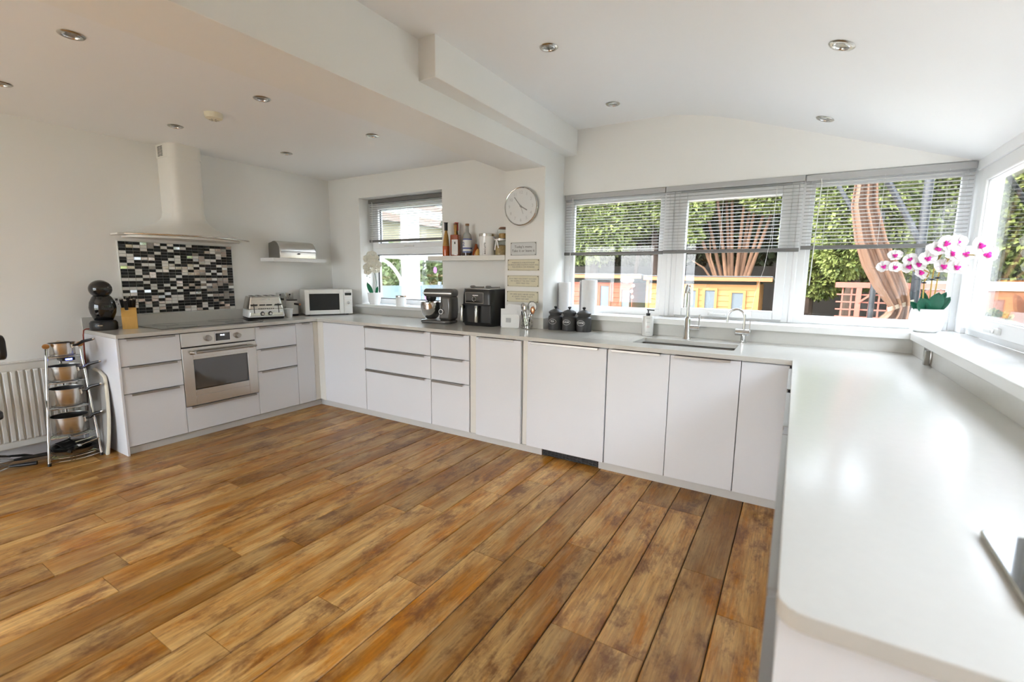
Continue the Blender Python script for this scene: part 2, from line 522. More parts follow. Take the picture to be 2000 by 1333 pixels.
# floor
sub = MB().box(-0.72, YF - 0.1, -0.15, 5.1, 1.0, -0.006)
mat('subfloor', (0.035, 0.018, 0.010), 0.8)
floor = struct('floor', sub, 'subfloor')
PW = 0.182; PL = 1.18
known = {4: -0.94, 1: -0.84, 0: -1.083, 2: -1.473, 5: -1.178, 11: -1.673, 8: -1.866, 7: -1.588, 15: -2.40, 14: -2.19,
         13: -2.293, 12: -1.878, 10: -2.328, 9: -2.22, 17: -0.917, 19: -1.514, 18: -1.934, 3: -0.30, 6: -1.25, 16: -1.48}
rnd = random.Random(4)
plank_cache = {}
def plank_mesh(w, l):
    key = (round(w, 3), round(l, 3))
    if key in plank_cache: return plank_cache[key]
    g = 0.0022; e = 0.0006; c = 0.0028; t = 0.006
    x0, x1, y0, y1 = -w / 2 + g, w / 2 - g, -l / 2 + e, l / 2 - e
    mb = MB()
    mb.add([(x0, y0, -t), (x1, y0, -t), (x1, y1, -t), (x0, y1, -t), (x0, y0, -c), (x1, y0, -c), (x1, y1, -c), (x0, y1, -c),
            (x0 + c, y0 + .0006, 0), (x1 - c, y0 + .0006, 0), (x1 - c, y1 - .0006, 0), (x0 + c, y1 - .0006, 0)],
           [(0, 3, 2, 1), (0, 1, 5, 4), (1, 2, 6, 5), (2, 3, 7, 6), (3, 0, 4, 7), (4, 5, 9, 8), (5, 6, 10, 9), (6, 7, 11, 10), (7, 4, 8, 11), (8, 9, 10, 11)])
    plank_cache[key] = mb.mesh('plank', 'plank_wood', None)
    return plank_cache[key]
for k in range(-5, 26):
    xr = 3.93 - PW * k + PW
    xl = xr - PW
    xl2, xr2 = max(xl, XO), min(xr, 4.96)
    top = 0.06
    if xr2 < 0.0: top = -1.60
    if xl2 > 4.05: top = -2.2
    j = known.get(k + 1, -rnd.random() * PL) if False else known.get(k, -rnd.random() * PL)
    while j < top: j += PL
    while j > top: j -= PL
    b = top
    while b > YF + 0.02:
        a = max(j, YF)
        if b - a > 0.02:
            o = link('plank', plank_mesh(xr2 - xl2, b - a), floor, 0, ((xl2 + xr2) / 2, (a + b) / 2, 0.0))
        b = a; j -= PL

# walls
struct('wall_left', MB().box(-0.72, YF - 0.1, 0, XO, 1.0, 2.6), 'wall_paint')
wb_ = MB()
WX0, WX1, WZ0, WZ1 = -0.10, 1.078, 1.0, 2.17
wb_.box(XO, YB, 0, WX0, 0.93, 2.45).box(WX1, YB, 0, 1.909, 0.93, 2.45).box(WX0, YB, 0, WX1, 0.93, WZ0).box(WX0, YB, WZ1, WX1, 0.93, 2.45)
struct('wall_back', wb_, 'wall_paint')
struct('wall_pier', MB().box(1.909, 0.515, 0, 2.284, 1.0, 2.222), 'wall_paint')
struct('wall_rear_lower', MB().box(2.284, YW, 0, 5.1, 1.0, 0.99), 'wall_paint')
struct('wall_rear_upper', MB().box(2.284, 0.87, 2.047, 5.1, 1.0, 2.72), 'wall_paint')
struct('wall_right', MB().box(XR, -3.04, 0, 5.1, YW, 0.99).box(4.96, YF, 0, 5.1, -3.04, 0.99).box(4.96, YF, 0.99, 5.1, -3.04, 2.4).box(4.985, -3.04, 2.03, 5.1, 1.0, 2.3), 'wall_paint')
struct('wall_front', MB().box(-0.72, YF - 0.1, 0, -0.4, YF, 2.7).box(2.36, YF - 0.1, 0, 5.1, YF, 2.7).box(-0.4, YF - 0.1, 2.15, 2.36, YF, 2.7), 'wall_paint')
struct('ceiling_low', MB().box(-0.72, YF - 0.1, 2.40, 1.95, 1.0, 2.55), 'ceiling_paint')
low = [(2.284, 2.58), (3.0, 2.58)]
for i in range(9):
    t = i / 8.0
    p0, p1, p2 = (3.0, 2.58), (3.32, 2.58), (3.68, 2.58 - 0.33 * 0.36)
    low.append(((1 - t) ** 2 * p0[0] + 2 * t * (1 - t) * p1[0] + t * t * p2[0], (1 - t) ** 2 * p0[1] + 2 * t * (1 - t) * p1[1] + t * t * p2[1]))
low = low[:2] + low[3:]
low += [(5.1, 2.58 - 0.33 * (5.1 - 3.32))]
poly = low + [(5.1, 2.25), (3.4, 2.8), (2.0, 2.8), (2.0, 2.58)]
struct('ceiling_vaulted', MB().prism(poly, 'y', YF - 0.1, 1.0), 'ceiling_paint')
struct('ceiling_beam', MB().box(1.909, YF - 0.1, 2.222, 2.284, 1.0, 2.7), 'wall_paint')
struct('trim_1', MB().box(2.28, -0.97, 2.372, 2.40, 0.88, 2.62), 'wall_paint', bevel=0.003)
struct('baseboard_left', MB().box(XO, YF, 0.0, XO + 0.016, -1.66, 0.10), 'gloss_white', bevel=0.003)

# window over the back run, low-ceiling side
def win_part(mb, name, m, par, bev=0.004):
    return mb.obj(name, m, par, bev)
w1 = struct('window_1', MB().frame(WX0, WZ0 + 0.01, WX1, WZ1, 0.055, 0.855, 0.925), 'upvc', 0.004)
win_part(MB().box(WX0 + 0.05, 0.855, 1.565, WX1 - 0.05, 0.925, 1.635), 'transom', 'upvc', w1)
win_part(MB().frame(WX0 + 0.05, 1.63, WX1 - 0.05, WZ1 - 0.05, 0.06, 0.835, 0.905), 'sash', 'upvc', w1)
win_part(MB().box(WX0 + 0.11, 0.878, 1.69, WX1 - 0.11, 0.886, WZ1 - 0.11), 'pane', 'pane_glass', w1, 0)
win_part(MB().box(WX0 + 0.05, 0.888, 1.06, WX1 - 0.05, 0.896, 1.57), 'pane', 'pane_glass', w1, 0)
win_part(MB().frame(WX0 + 0.052, 1.062, WX1 - 0.052, 1.568, 0.012, 0.872, 0.888), 'gasket', 'charcoal', w1, 0)
win_part(MB().frame(WX0 + 0.105, 1.685, WX1 - 0.105, WZ1 - 0.105, 0.010, 0.865, 0.880), 'gasket', 'charcoal', w1, 0)
win_part(MB().box(0.42, 0.815, 1.640, 0.55, 0.835, 1.660), 'handle', 'white_plastic', w1, 0.004)
win_part(MB().box(-0.17, 0.625, 0.975, 1.13, 0.86, 1.008), 'sill', 'sill_white', w1, 0.004)

# long three-light window behind the sink
Z0, Z1 = 1.03, 2.045
w2 = struct('window_2', MB().frame(2.284, Z0, 4.985, Z1, 0.055, 0.925, 0.995), 'upvc', 0.004)
for xa, xb in ((3.145, 3.275), (4.015, 4.135)):
    win_part(MB().box(xa, 0.915, Z0, xb, 0.995, Z1), 'mullion', 'upvc', w2)
    win_part(MB().box(xa + 0.045, 0.905, Z0, xb - 0.045, 0.93, Z1), 'mullion_cover', 'upvc', w2, 0.008)
win_part(MB().frame(2.335, 1.05, 3.15, 2.0, 0.035, 0.93, 0.965), 'glazing_bead', 'upvc', w2)
win_part(MB().frame(4.13, 1.045, 4.935, 2.0, 0.03, 0.93, 0.965), 'glazing_bead', 'upvc', w2)
win_part(MB().frame(3.265, 1.045, 4.025, 1.995, 0.062, 0.895, 0.965), 'sash', 'upvc', w2, 0.006)
win_part(MB().box(2.36, 0.955, 1.08, 3.12, 0.963, 1.98), 'pane', 'pane_glass', w2, 0)
win_part(MB().box(3.32, 0.945, 1.10, 3.97, 0.953, 1.94), 'pane', 'pane_glass', w2, 0)
win_part(MB().box(4.155, 0.955, 1.07, 4.91, 0.963, 1.98), 'pane', 'pane_glass', w2, 0)
hb = MB().box(3.53, 0.875, 1.060, 3.57, 0.897, 1.085)
hb.bar((3.545, 0.868, 1.072), (3.66, 0.868, 1.070), 0.014, 0.016)
win_part(hb, 'handle', 'white_plastic', w2, 0.004)
win_part(MB().box(2.284, 0.655, 0.988, 4.72, 0.93, 1.03), 'sill', 'sill_white', w2, 0.003)

# window along the right hand counter
w3 = struct('window_3', MB().framex(-3.04, Z0, 0.90, 2.04, 0.06, 4.985, 5.06), 'upvc', 0.004)
win_part(MB().box(4.962, 0.80, Z0, 5.06, 0.99, 2.04), 'corner_post', 'upvc', w3)
win_part(MB().box(4.952, -3.04, 1.985, 4.99, 0.86, 2.045), 'head_trim', 'upvc', w3)
for i, (ya, yb) in enumerate(((-0.44, 0.80), (-1.73, -0.51), (-3.0, -1.80))):
    win_part(MB().framex(ya, 1.065, yb, 1.985, 0.078, 4.962, 5.035), 'sash', 'upvc', w3, 0.006)
    win_part(MB().framex(ya + 0.07, 1.135, yb - 0.07, 1.915, 0.014, 4.975, 5.02), 'glazing_bead', 'upvc', w3, 0.003)
    win_part(MB().box(5.015, ya + 0.07, 1.135, 5.023, yb - 0.07, 1.915), 'pane', 'pane_glass', w3, 0)
    yc = (ya + yb) / 2
    h = MB().box(4.945, yc - 0.03, 1.085, 4.965, yc + 0.03, 1.115)
    h.bar((4.938, yc, 1.10), (4.938, yc + 0.11, 1.097), 0.014, 0.018)
    win_part(h, 'handle', 'white_plastic', w3, 0.004)
    if i < 2:
        win_part(MB().box(4.97, yb - 1.24 - 0.07 if i == 0 else ya - 0.07, Z0, 5.06, ya, 2.04), 'mullion', 'upvc', w3)
win_part(MB().box(4.712, -3.04, 0.988, 4.99, 0.93, 1.03), 'sill', 'sill_white', w3, 0.003)

# unseen glazed doors added behind the camera to let in fill light
d1 = struct('fill_light_doors', MB().frame(-0.4, 0.0, 2.36, 2.15, 0.06, YF - 0.09, YF - 0.02), 'upvc', 0.004)
for k in range(3):
    xa = -0.34 + k * 0.88; xb = xa + 0.88
    win_part(MB().frame(xa, 0.05, xb, 2.09, 0.07, YF - 0.08, YF - 0.02), 'leaf', 'upvc', d1)
    win_part(MB().box(xa + 0.065, YF - 0.054, 0.115, xb - 0.065, YF - 0.046, 2.025), 'pane', 'pane_glass', d1, 0)
win_part(MB().box(1.44, YF - 0.02, 1.0, 1.46, YF + 0.03, 1.14), 'handle', 'chrome', d1)
# ------------------------------------------------------------------ worktop with sink cut-out
SX0, SX1, SY0, SY1 = 3.163, 3.80, 0.165, 0.465
PX = 4.115
bm = bmesh.new()
outer = [(XO, -1.643), (0.016, -1.643), (0.016, -0.016), (PX, -0.016), (PX, -2.255)] + arc(PX + 0.035, -2.255, 0.035, 180, 270, 5)[1:] + \
        [(XR, -2.29), (XR, YW), (2.284, YW), (2.284, 0.515), (1.909, 0.515), (1.909, YB), (XO, YB)]
hole = rrect(SX0, SY0, SX1, SY1, 0.018, 4)
edges = []
for loop in (outer, hole):
    vv = [bm.verts.new((x, y, ZT)) for x, y in loop]
    for i in range(len(vv)):
        edges.append(bm.edges.new((vv[i], vv[(i + 1) % len(vv)])))
bmesh.ops.triangle_fill(bm, use_beauty=True, use_dissolve=False, edges=edges)
ext = bmesh.ops.extrude_face_region(bm, geom=bm.faces[:])
bmesh.ops.translate(bm, vec=(0, 0, -0.028), verts=[e for e in ext['geom'] if isinstance(e, bmesh.types.BMVert)])
bmesh.ops.recalc_face_normals(bm, faces=bm.faces[:])
me = bpy.data.meshes.new('slab'); bm.to_mesh(me); bm.free()
me.materials.append(MATS['quartz'])
wt = thing('worktop', 'pale cream stone worktop wrapping three sides of the kitchen', 'worktop', (0, 0, 0))
link('slab', me, wt, 0.002)
UP = 0.09
def upst(label, b):
    tag(MB().box(*b).obj('upstand', 'quartz', None, 0.001), label, 'upstand')
upst('pale stone upstand behind the hob and toaster', (XO, -1.643, ZT, XO + 0.014, YB, ZT + UP))
upst('pale stone upstand under the deep window', (XO + 0.014, YB - 0.014, ZT, 1.909, YB, ZT + 0.072))
upst('short stone upstand across the front of the pier', (1.909, 0.501, ZT, 2.298, 0.515, ZT + UP))
upst('short stone upstand on the window side of the pier', (2.284, 0.515, ZT, 2.298, YW - 0.014, ZT + UP))
upst('long stone upstand behind the sink taps', (2.284, YW - 0.014, ZT, XR, YW, 0.987))
upst('long stone upstand along the right hand wall', (XR - 0.014, -2.29, ZT, XR, YW - 0.014, 0.987))
for i in range(6):
    MB().box(2.78, 0.20 + i * 0.045, ZT, 3.10, 0.206 + i * 0.045, ZT + 0.0009).obj('drainer_rib', 'quartz', wt)

# sink bowl
sk = thing('sink', 'undermounted stainless steel sink bowl set into the worktop', 'sink', ((SX0 + SX1) / 2, (SY0 + SY1) / 2, ZT - 0.2))
hw, hd = (SX1 - SX0) / 2 + 0.004, (SY1 - SY0) / 2 + 0.004
bw = MB()
for z, r in ((0.17, 0.02), (0.012, 0.03), (0.0, 0.05)):
    sc = 1.0 if z > 0.01 else 0.97
    bw.v += [(x, y, z) for x, y in rrect(-hw * sc, -hd * sc, hw * sc, hd * sc, r, 4)]
n = 20
for L_ in range(2):
    for i in range(n):
        bw.f.append([L_ * n + i, L_ * n + (i + 1) % n, (L_ + 1) * n + (i + 1) % n, (L_ + 1) * n + i]); bw.mi.append(0)
bw.f.append(list(range(2 * n, 3 * n))); bw.mi.append(0)
bo = bw.obj('bowl', 'steel', sk)
sm = bo.modifiers.new('thick', 'SOLIDIFY'); sm.thickness = 0.0015
MB().lathe([(0, 0.004), (0.035, 0.006), (0.045, 0.003), (0.045, 0)], 20).obj('drain', 'chrome', sk)
MB().box(0.0, hd - 0.003, 0.138, 0.09, hd - 0.0005, 0.150).obj('overflow', 'black_plastic', sk)
sp = MB().box(-0.05, -0.035, 0, 0.05, 0.035, 0.03).obj('sponge', 'sponge_blue', None, 0.006, loc=(3.225, 0.40, ZT - 0.198))
tag(sp, 'blue sponge lying in the corner of the sink bowl', 'sponge')

# ------------------------------------------------------------------ base units
ZB, ZD = 0.064, 0.868
def handle(par, x0, x1, z):
    h = MB().box(x0, -0.020, z + 0.0005, x1, 0.016, z + 0.0025).box(x0, -0.020, z - 0.012, x1, -0.0175, z + 0.0005)
    h.obj('handle', 'alu', par, 0.0006)
def unit(name, label, cat, loc, rz, w, fronts, depth=0.46, body=(0.065, 0.866), hfr=(0.05, 0.90), group=None, proud=0.0):
    t = thing(name, label, cat, loc, rz, group)
    MB().box(0.001, 0.020, body[0], w - 0.001, depth, body[1]).obj('carcass', 'gloss_white', t)
    for z0, z1, kind, hd_ in fronts:
        d = MB().box(0.0015, -proud, z0, w - 0.0015, 0.018, z1 - 0.004).obj(kind, 'gloss_white', t, 0.0015)
        if hd_: 
            a, b = hd_ if isinstance(hd_, tuple) else hfr
            handle(d, a * w, b * w, z1 - 0.004)
    return t
D3 = lambda h: [(0.664, ZD, 'drawer_front', h), (0.462, 0.662, 'drawer_front', h), (ZB, 0.460, 'drawer_front', h)]
DOOR = lambda h=None: [(ZB, ZD, 'door', h)]
H90 = PI / 2
# oven run (fronts face +x)
unit('drawer_cabinet', 'white gloss three-drawer base unit between the end panel and the oven', 'cabinet', (0, -1.627, 0), H90, 0.392, D3((0.11, 0.90)), 0.58)
oh = unit('oven_housing', 'white gloss housing below the built-in oven with one shallow drawer', 'cabinet', (0, -1.235, 0), H90, 0.596, [(ZB, 0.272, 'drawer_front', (0.06, 0.95))], 0.58, (0.065, 0.262))
unit('drawer_cabinet', 'white gloss three-drawer base unit on the corner side of the oven', 'cabinet', (0, -0.639, 0), H90, 0.397, D3((0.08, 0.96)), 0.58)
unit('narrow_cabinet', 'narrow white gloss door unit filling the oven run up to the corner', 'cabinet', (0, -0.242, 0), H90, 0.19, DOOR((0.3, 0.75)), 0.58)
ep = MB().box(XO + 0.018, -1.643, 0.0, 0.008, -1.6285, 0.871).obj('end_panel', 'gloss_white', None, 0.001)
tag(ep, 'white gloss end panel closing the oven run beside the pan rack', 'panel')
MB().box(-0.02, -0.052, 0.062, 0.0, 0.0, 0.868)
fl = MB().box(-0.022, -0.050, 0.062, -0.004, 0.02, 0.868).box(-0.004, 0.002, 0.062, 0.082, 0.02, 0.868).obj('corner_post', 'gloss_cream', None, 0.001)
tag(fl, 'cream filler post in the inner corner between oven run and back run', 'filler')
# back run (fronts face -y)
unit('corner_cabinet', 'plain white gloss corner door without a handle beside the wide drawers', 'cabinet', (0.084, 0, 0), 0, 0.600, DOOR())
unit('drawer_cabinet', 'wide white gloss three-drawer unit below the stand mixer', 'cabinet', (0.686, 0, 0), 0, 0.803, D3((0.01, 0.925)))
unit('drawer_cabinet', 'slim white gloss three-drawer unit below the air fryer', 'cabinet', (1.491, 0, 0), 0, 0.404, D3((0.04, 0.86)))
f1 = MB().box(1.899, 0.012, 0.062, 1.964, 0.03, 0.868).obj('filler_strip', 'gloss_cream', None, 0.001)
tag(f1, 'upright cream filler strip between slim drawers and slim appliance door', 'filler')
unit('slim_cabinet', 'slim white gloss appliance door below the wire utensil basket', 'cabinet', (1.967, 0, 0), 0, 0.417, DOOR((0.08, 0.84)), proud=0.012)
f2 = MB().box(2.388, 0.012, 0.062, 2.431, 0.03, 0.868).obj('filler_strip', 'gloss_cream', None, 0.001)
tag(f2, 'upright cream filler strip between slim appliance door and wide appliance door', 'filler')
unit('appliance_cabinet', 'wide white gloss appliance door above the black floor grille', 'cabinet', (2.434, 0, 0), 0, 0.612, DOOR((0.05, 0.90)), proud=0.006)
unit('sink_cabinet', 'white gloss sink unit door next to the wide appliance door', 'cabinet', (3.050, 0, 0), 0, 0.408, DOOR((0.08, 0.86)), 0.14, (0.065, 0.866))
unit('sink_cabinet', 'white gloss sink unit door next to the blank corner door', 'cabinet', (3.459, 0, 0), 0, 0.403, DOOR((0.07, 0.86)), 0.14, (0.065, 0.866))
unit('corner_cabinet', 'blank white gloss corner door meeting the right hand counter', 'cabinet', (3.8635, 0, 0), 0, 0.245, DOOR(), 0.40)
# right hand run (fronts face -x)
for i, (yt, wd, lab) in enumerate(((-0.06, 0.62, 'white gloss drawer unit of the right counter, tucked in the sink corner'),
                                  (-0.685, 0.60, 'white gloss drawer unit in the middle of the right counter'),
                                  (-1.29, 0.965, 'wide white gloss drawer unit at the free end of the right counter'))):
    unit('drawer_cabinet', lab, 'cabinet', (PX + 0.006, yt, 0), -H90, wd, D3((0.06, 0.94)), 0.60)
ep2 = MB().box(PX + 0.004, -2.276, 0.0, XR - 0.004, -2.258, 0.871).obj('end_panel', 'gloss_white', None, 0.001)
tag(ep2, 'white gloss end panel closing the free end of the right counter', 'panel')
# plinths
for lab, b in (('white plinth running under the oven run', (-0.046, -1.627, 0, -0.030, 0.03, 0.052)),
               ('long white plinth under the drawers of the back run', (-0.030, 0.030, 0, 2.552, 0.046, 0.052)),
               ('white plinth under the sink doors', (3.003, 0.030, 0, PX + 0.01, 0.046, 0.052)),
               ('white plinth under the right hand counter', (PX + 0.012, -2.258, 0, PX + 0.028, 0.028, 0.052))):
    p = MB().box(*b).obj('plinth', 'plinth_white', None, 0.001)
    tag(p, lab, 'plinth')
g = thing('floor_grille', 'black plastic ventilation grille below the wide appliance door', 'grille', (2.556, 0.034, 0))
MB().box(0, 0.006, 0.001, 0.443, 0.012, 0.060).obj('backing', 'black_plastic', g)
for i in range(15):
    MB().box(0.012 + i * 0.030, 0, 0.002, 0.016 + i * 0.030, 0.006, 0.058).obj('bar', 'charcoal', g)
for z in (0.012, 0.028, 0.044):
    MB().box(0.002, -0.001, z, 0.441, 0.006, z + 0.003).obj('rail', 'charcoal', g)

# ------------------------------------------------------------------ built-in oven
ov = thing('built_in_oven', 'stainless steel built-in oven with two knobs and a bar handle', 'oven', (0.004, -1.233, 0.274), H90)
W, H = 0.592, 0.592
MB().box(0.01, 0.03, 0.005, W - 0.01, 0.54, H - 0.006).obj('body', 'steel_dark', ov)
cp = MB().box(0, 0, 0.482, W, 0.03, H).obj('control_panel', 'steel', ov, 0.002)
MB().box(0, 0.012, 0.472, W, 0.03, 0.482).obj('vent_gap', 'black_plastic', ov)
door = MB()
door.frame(0, 0, W, 0.472, 0.078, 0, 0.03)
door.box(0.078, 0, 0.078, W - 0.078, 0.03, 0.125).box(0.078, 0, 0.375, W - 0.078, 0.03, 0.395)
dr = door.obj('door', 'steel', ov, 0.0015)
MB().box(0.076, 0.006, 0.123, W - 0.048, 0.012, 0.397).obj('window', 'oven_glass', ov)
MB().frame(0.072, 0.119, W - 0.072, 0.401, 0.014, 0.003, 0.008).obj('window_border', 'black_glass', ov)
hh = MB().cyl((0.085, -0.042, 0.436), (W - 0.02, -0.042, 0.436), 0.0105, n=16)
bar_ = hh.obj('handle_bar', 'alu', ov)
for x in (0.068, W - 0.055):
    MB().cyl((x, 0, 0.432), (x + 0.012, -0.048, 0.436), 0.016, 0.013, 14).obj('handle_mount', 'steel', ov)
for x in (0.335 * W, 0.735 * W):
    k = MB().cyl((x, 0.002, 0.538), (x, -0.007, 0.538), 0.027, 0.025, 24).cyl((x, -0.007, 0.538), (x, -0.034, 0.538), 0.021, 0.019, 24)
    k.obj('knob', 'alu', ov, 0.002)
ds = MB().box(0.43 * W, -0.003, 0.508, 0.63 * W, 0.004, 0.570).obj('display', 'black_glass', ov, 0.002)
text_mesh('display_digits', '10:12', 0.016, 'display_lit', ds, (0.525 * W, -0.0036, 0.553), (H90, 0, 0), 0.0002)
MB().frame(0.424 * W, 0.502, 0.636 * W, 0.576, 0.005, -0.004, 0.002).obj('display_bezel', 'chrome', ov)

# ------------------------------------------------------------------ hob
hob = thing('induction_hob', 'black glass hob lying flush on the worktop above the oven', 'hob', (-0.30, -0.90, ZT))
MB().prism(rrect(-0.25, -0.42, 0.21, 0.40, 0.01, 3), 'z', 0, 0.005).obj('glass_top', 'black_glass', hob, 0.001)
for x, y, r in ((-0.13, -0.25, 0.09), (-0.13, 0.2, 0.105), (0.09, -0.22, 0.105), (0.09, 0.22, 0.09)):
    MB().tube([(x + r * math.cos(i * PI / 18), y + r * math.sin(i * PI / 18), 0.005) for i in range(36)], 0.0008, 4, True).obj('zone_ring', 'tile_charcoal', hob)
# ------------------------------------------------------------------ mosaic splashback
sb = thing('splashback', 'black and white mosaic tile splashback on the wall behind the hob', 'splashback', (XO + 0.0005, -1.366, 0.998))
SW, SH = 0.886, 0.592
NC, NR = 18, 24
MB().box(0.0, 0.0, 0, 0.008, SW, SH).obj('backing', 'grout', sb)
MB().box(0, -0.006, -0.002, 0.012, 0, SH + 0.004).obj('edge_trim', 'white_plastic', sb)
MB().box(0, SW, -0.002, 0.012, SW + 0.004, SH + 0.004).obj('edge_trim', 'white_plastic', sb)
tmesh = {}
cw, rh = SW / NC, SH / NR
for nm in ('tile_black', 'tile_charcoal', 'tile_white', 'tile_mirror', 'tile_pearl', 'tile_stone'):
    b_ = MB()
    a, c, t = cw / 2 - 0.0013, rh / 2 - 0.0011, 0.0035
    b_.add([(0, -a, -c), (0, a, -c), (0, a, c), (0, -a, c), (t, -a + .0008, -c + .0008), (t, a - .0008, -c + .0008), (t, a - .0008, c - .0008), (t, -a + .0008, c - .0008)],
           [(4, 5, 6, 7), (0, 1, 5, 4), (1, 2, 6, 5), (2, 3, 7, 6), (3, 0, 4, 7)])
    tmesh[nm] = b_
rnd = random.Random(21)
pick = []
for r in range(NR):
    for c in range(NC):
        glint_w = 1.0 - 0.55 * (c / NC)  # whiter towards low y: reflected light painted in as extra white tiles
        u = rnd.random()
        if u < 0.27 * glint_w: k = 'tile_white'
        elif u < 0.33 * glint_w: k = 'tile_mirror'
        elif u < 0.39: k = 'tile_pearl'
        elif u < 0.44: k = 'tile_stone'
        elif u < 0.78: k = 'tile_black'
        else: k = 'tile_charcoal'
        pick.append((r, c, k))
pmesh = {k: v.mesh('tile', k, None) for k, v in tmesh.items()}
rest = {}
cnt = 0
# the tiles on the near (low y) side show largest
order = sorted(pick, key=lambda q: (q[1], q[0]))
mats_order = list(tmesh)
stuff = MB()
for i, (r, c, k) in enumerate(order):
    y = (c + 0.5) * cw; z = (r + 0.5) * rh
    if i < 300:
        o = link('tile', pmesh[k], sb, 0, (0.008, y, z), ((rnd.random() - .5) * 0.0, (rnd.random() - .5) * 0.03, (rnd.random() - .5) * 0.03))
    else:
        stuff.cm = mats_order.index(k)
        s0 = len(stuff.v)
        stuff.add(tmesh[k].v, tmesh[k].f)
        stuff.xf(Matrix.Translation((0.008, y, z)), s0)
stuff.cm = 0
so = stuff.obj('tile_field', mats_order, sb, ang=None)
so['kind'] = 'stuff'

# ------------------------------------------------------------------ cooker hood
hd_ = thing('cooker_hood', 'cream white chimney cooker hood flaring out above the mosaic', 'hood', (XO, -0.905, 1.635))
ch = MB()
def sect(hw_, dp, r, z, n=6):
    # outline of a wall-hung section: straight against wall (x=0), rounded front corners
    pts = [(0, -hw_)] + [(dp - r + r * math.sin(PI / 2 * i / n), -hw_ + r - r * math.cos(PI / 2 * i / n)) for i in range(n + 1)]
    pts += [(dp - r + r * math.cos(PI / 2 * i / n), hw_ - r + r * math.sin(PI / 2 * i / n)) for i in range(n + 1)] + [(0, hw_)]
    return [(x, y, z) for x, y in pts]
rings = [sect(0.126, 0.235, 0.06, 0.765), sect(0.126, 0.235, 0.06, 0.17)]
nn = len(rings[0])
def loft(mb, rings, cap=True):
    s0 = len(mb.v); n_ = len(rings[0])
    for r_ in rings: mb.v += r_
    for k_ in range(len(rings) - 1):
        for i_ in range(n_ - 1):
            mb.f.append([s0 + k_ * n_ + i_, s0 + k_ * n_ + i_ + 1, s0 + (k_ + 1) * n_ + i_ + 1, s0 + (k_ + 1) * n_ + i_]); mb.mi.append(mb.cm)
    if cap:
        mb.f.append(list(range(s0, s0 + n_))); mb.mi.append(mb.cm)
        mb.f.append([s0 + (len(rings) - 1) * n_ + i_ for i_ in range(n_)]); mb.mi.append(mb.cm)
ch2 = MB(); loft(ch2, [sect(0.128, 0.237, 0.06, 0.765), sect(0.128, 0.237, 0.06, 0.655)])
ch2.obj('chimney_upper', 'gloss_cream', hd_, ang=50)
loft(ch, [sect(0.124, 0.233, 0.06, 0.655), sect(0.124, 0.233, 0.06, 0.165)])
ch.obj('chimney_lower', 'gloss_cream', hd_, ang=50)
# canopy: same number of outline points, morphing from chimney outline to bowed front plan
def canopy_outline(t, z):
    n_ = 22
    a = []
    for i in range(n_ + 1):
        s = i / n_
        y = -0.5 + s
        bow = 0.20 + 0.24 * math.sin(PI * s) ** 0.8
        a.append((bow, y))
    can = [(0, -0.5)] + a + [(0, 0.5)]
    cs = sect(0.124, 0.233, 0.06, 0, 10)
    # resample chimney outline to the same count
    def resample(P, m_):
        d = [0]
        for p, q in zip(P[:-1], P[1:]): d.append(d[-1] + math.hypot(p[0] - q[0], p[1] - q[1]))
        out = []
        for i in range(m_):
            s = d[-1] * i / (m_ - 1)
            for k_ in range(len(d) - 1):
                if d[k_ + 1] >= s - 1e-9:
                    f = (s - d[k_]) / max(1e-9, d[k_ + 1] - d[k_])
                    out.append((P[k_][0] + (P[k_ + 1][0] - P[k_][0]) * f, P[k_][1] + (P[k_ + 1][1] - P[k_][1]) * f)); break
        return out
    m_ = 41
    A = resample(can, m_); B = resample([(x, y) for x, y, _ in cs], m_)
    return [(A[i][0] * (1 - t) + B[i][0] * t, A[i][1] * (1 - t) + B[i][1] * t, z) for i in range(m_)]
cn = MB()
loft(cn, [canopy_outline(t, z) for t, z in ((0, 0.0), (0, 0.012), (0.25, 0.034), (0.5, 0.062), (0.72, 0.095), (0.88, 0.13), (0.97, 0.17), (1.0, 0.21))])
cn.obj('canopy', 'gloss_cream', hd_, ang=60)
lip = [(x, y, 0.006) for x, y, _ in canopy_outline(0, 0)][4:-4]
MB().tube(lip, 0.0065, 6).obj('edge_strip', 'steel', hd_)
MB().prism([(x * 0.86, y * 0.86) for x, y, _ in canopy_outline(0, 0)], 'z', -0.018, 0.0).obj('underside', 'gloss_cream', hd_, 0.003)
for c_ in range(2):
    for r_ in range(8):
        MB().bar((0.030 + c_ * 0.045, -0.1285, 0.672 + r_ * 0.0105), (0.068 + c_ * 0.045, -0.1285, 0.672 + r_ * 0.0105), 0.002, 0.0048).obj('vent_slot', 'dark_gap', hd_)

# ------------------------------------------------------------------ floating shelf with bread bin
s1 = MB().box(XO, -0.19, 1.462, -0.37, 0.41, 1.498).obj('floating_shelf', 'white_matte', None, 0.001)
tag(s1, 'short white floating shelf on the oven wall under the bread bin', 'shelf')
bb = thing('bread_bin', 'stainless steel roll-top bread bin on the short white shelf', 'bread bin', (-0.488, 0.10, 1.498), H90)
prof = [(0.09, 0.0), (-0.095, 0.0), (-0.10, 0.05)] + [(-0.10 + 0.19 * (1 - math.cos(a * PI / 180)) * 0.5 * 1.0, 0.05 + 0.125 * math.sin(a * PI / 180)) for a in range(15, 120, 12)] + [(0.085, 0.155), (0.09, 0.12)]
MB().prism(prof, 'x', -0.205, 0.205).obj('lid', 'steel', bb, 0.003)
for s_ in (-1, 1):
    MB().prism([(a * 0.97, b * 0.97 + 0.002) for a, b in prof], 'x', s_ * 0.205, s_ * 0.212).obj('side_panel', 'steel_dark', bb)
MB().box(-0.203, -0.1025, 0.060, 0.203, -0.099, 0.075).obj('lid_seam', 'chrome', bb)
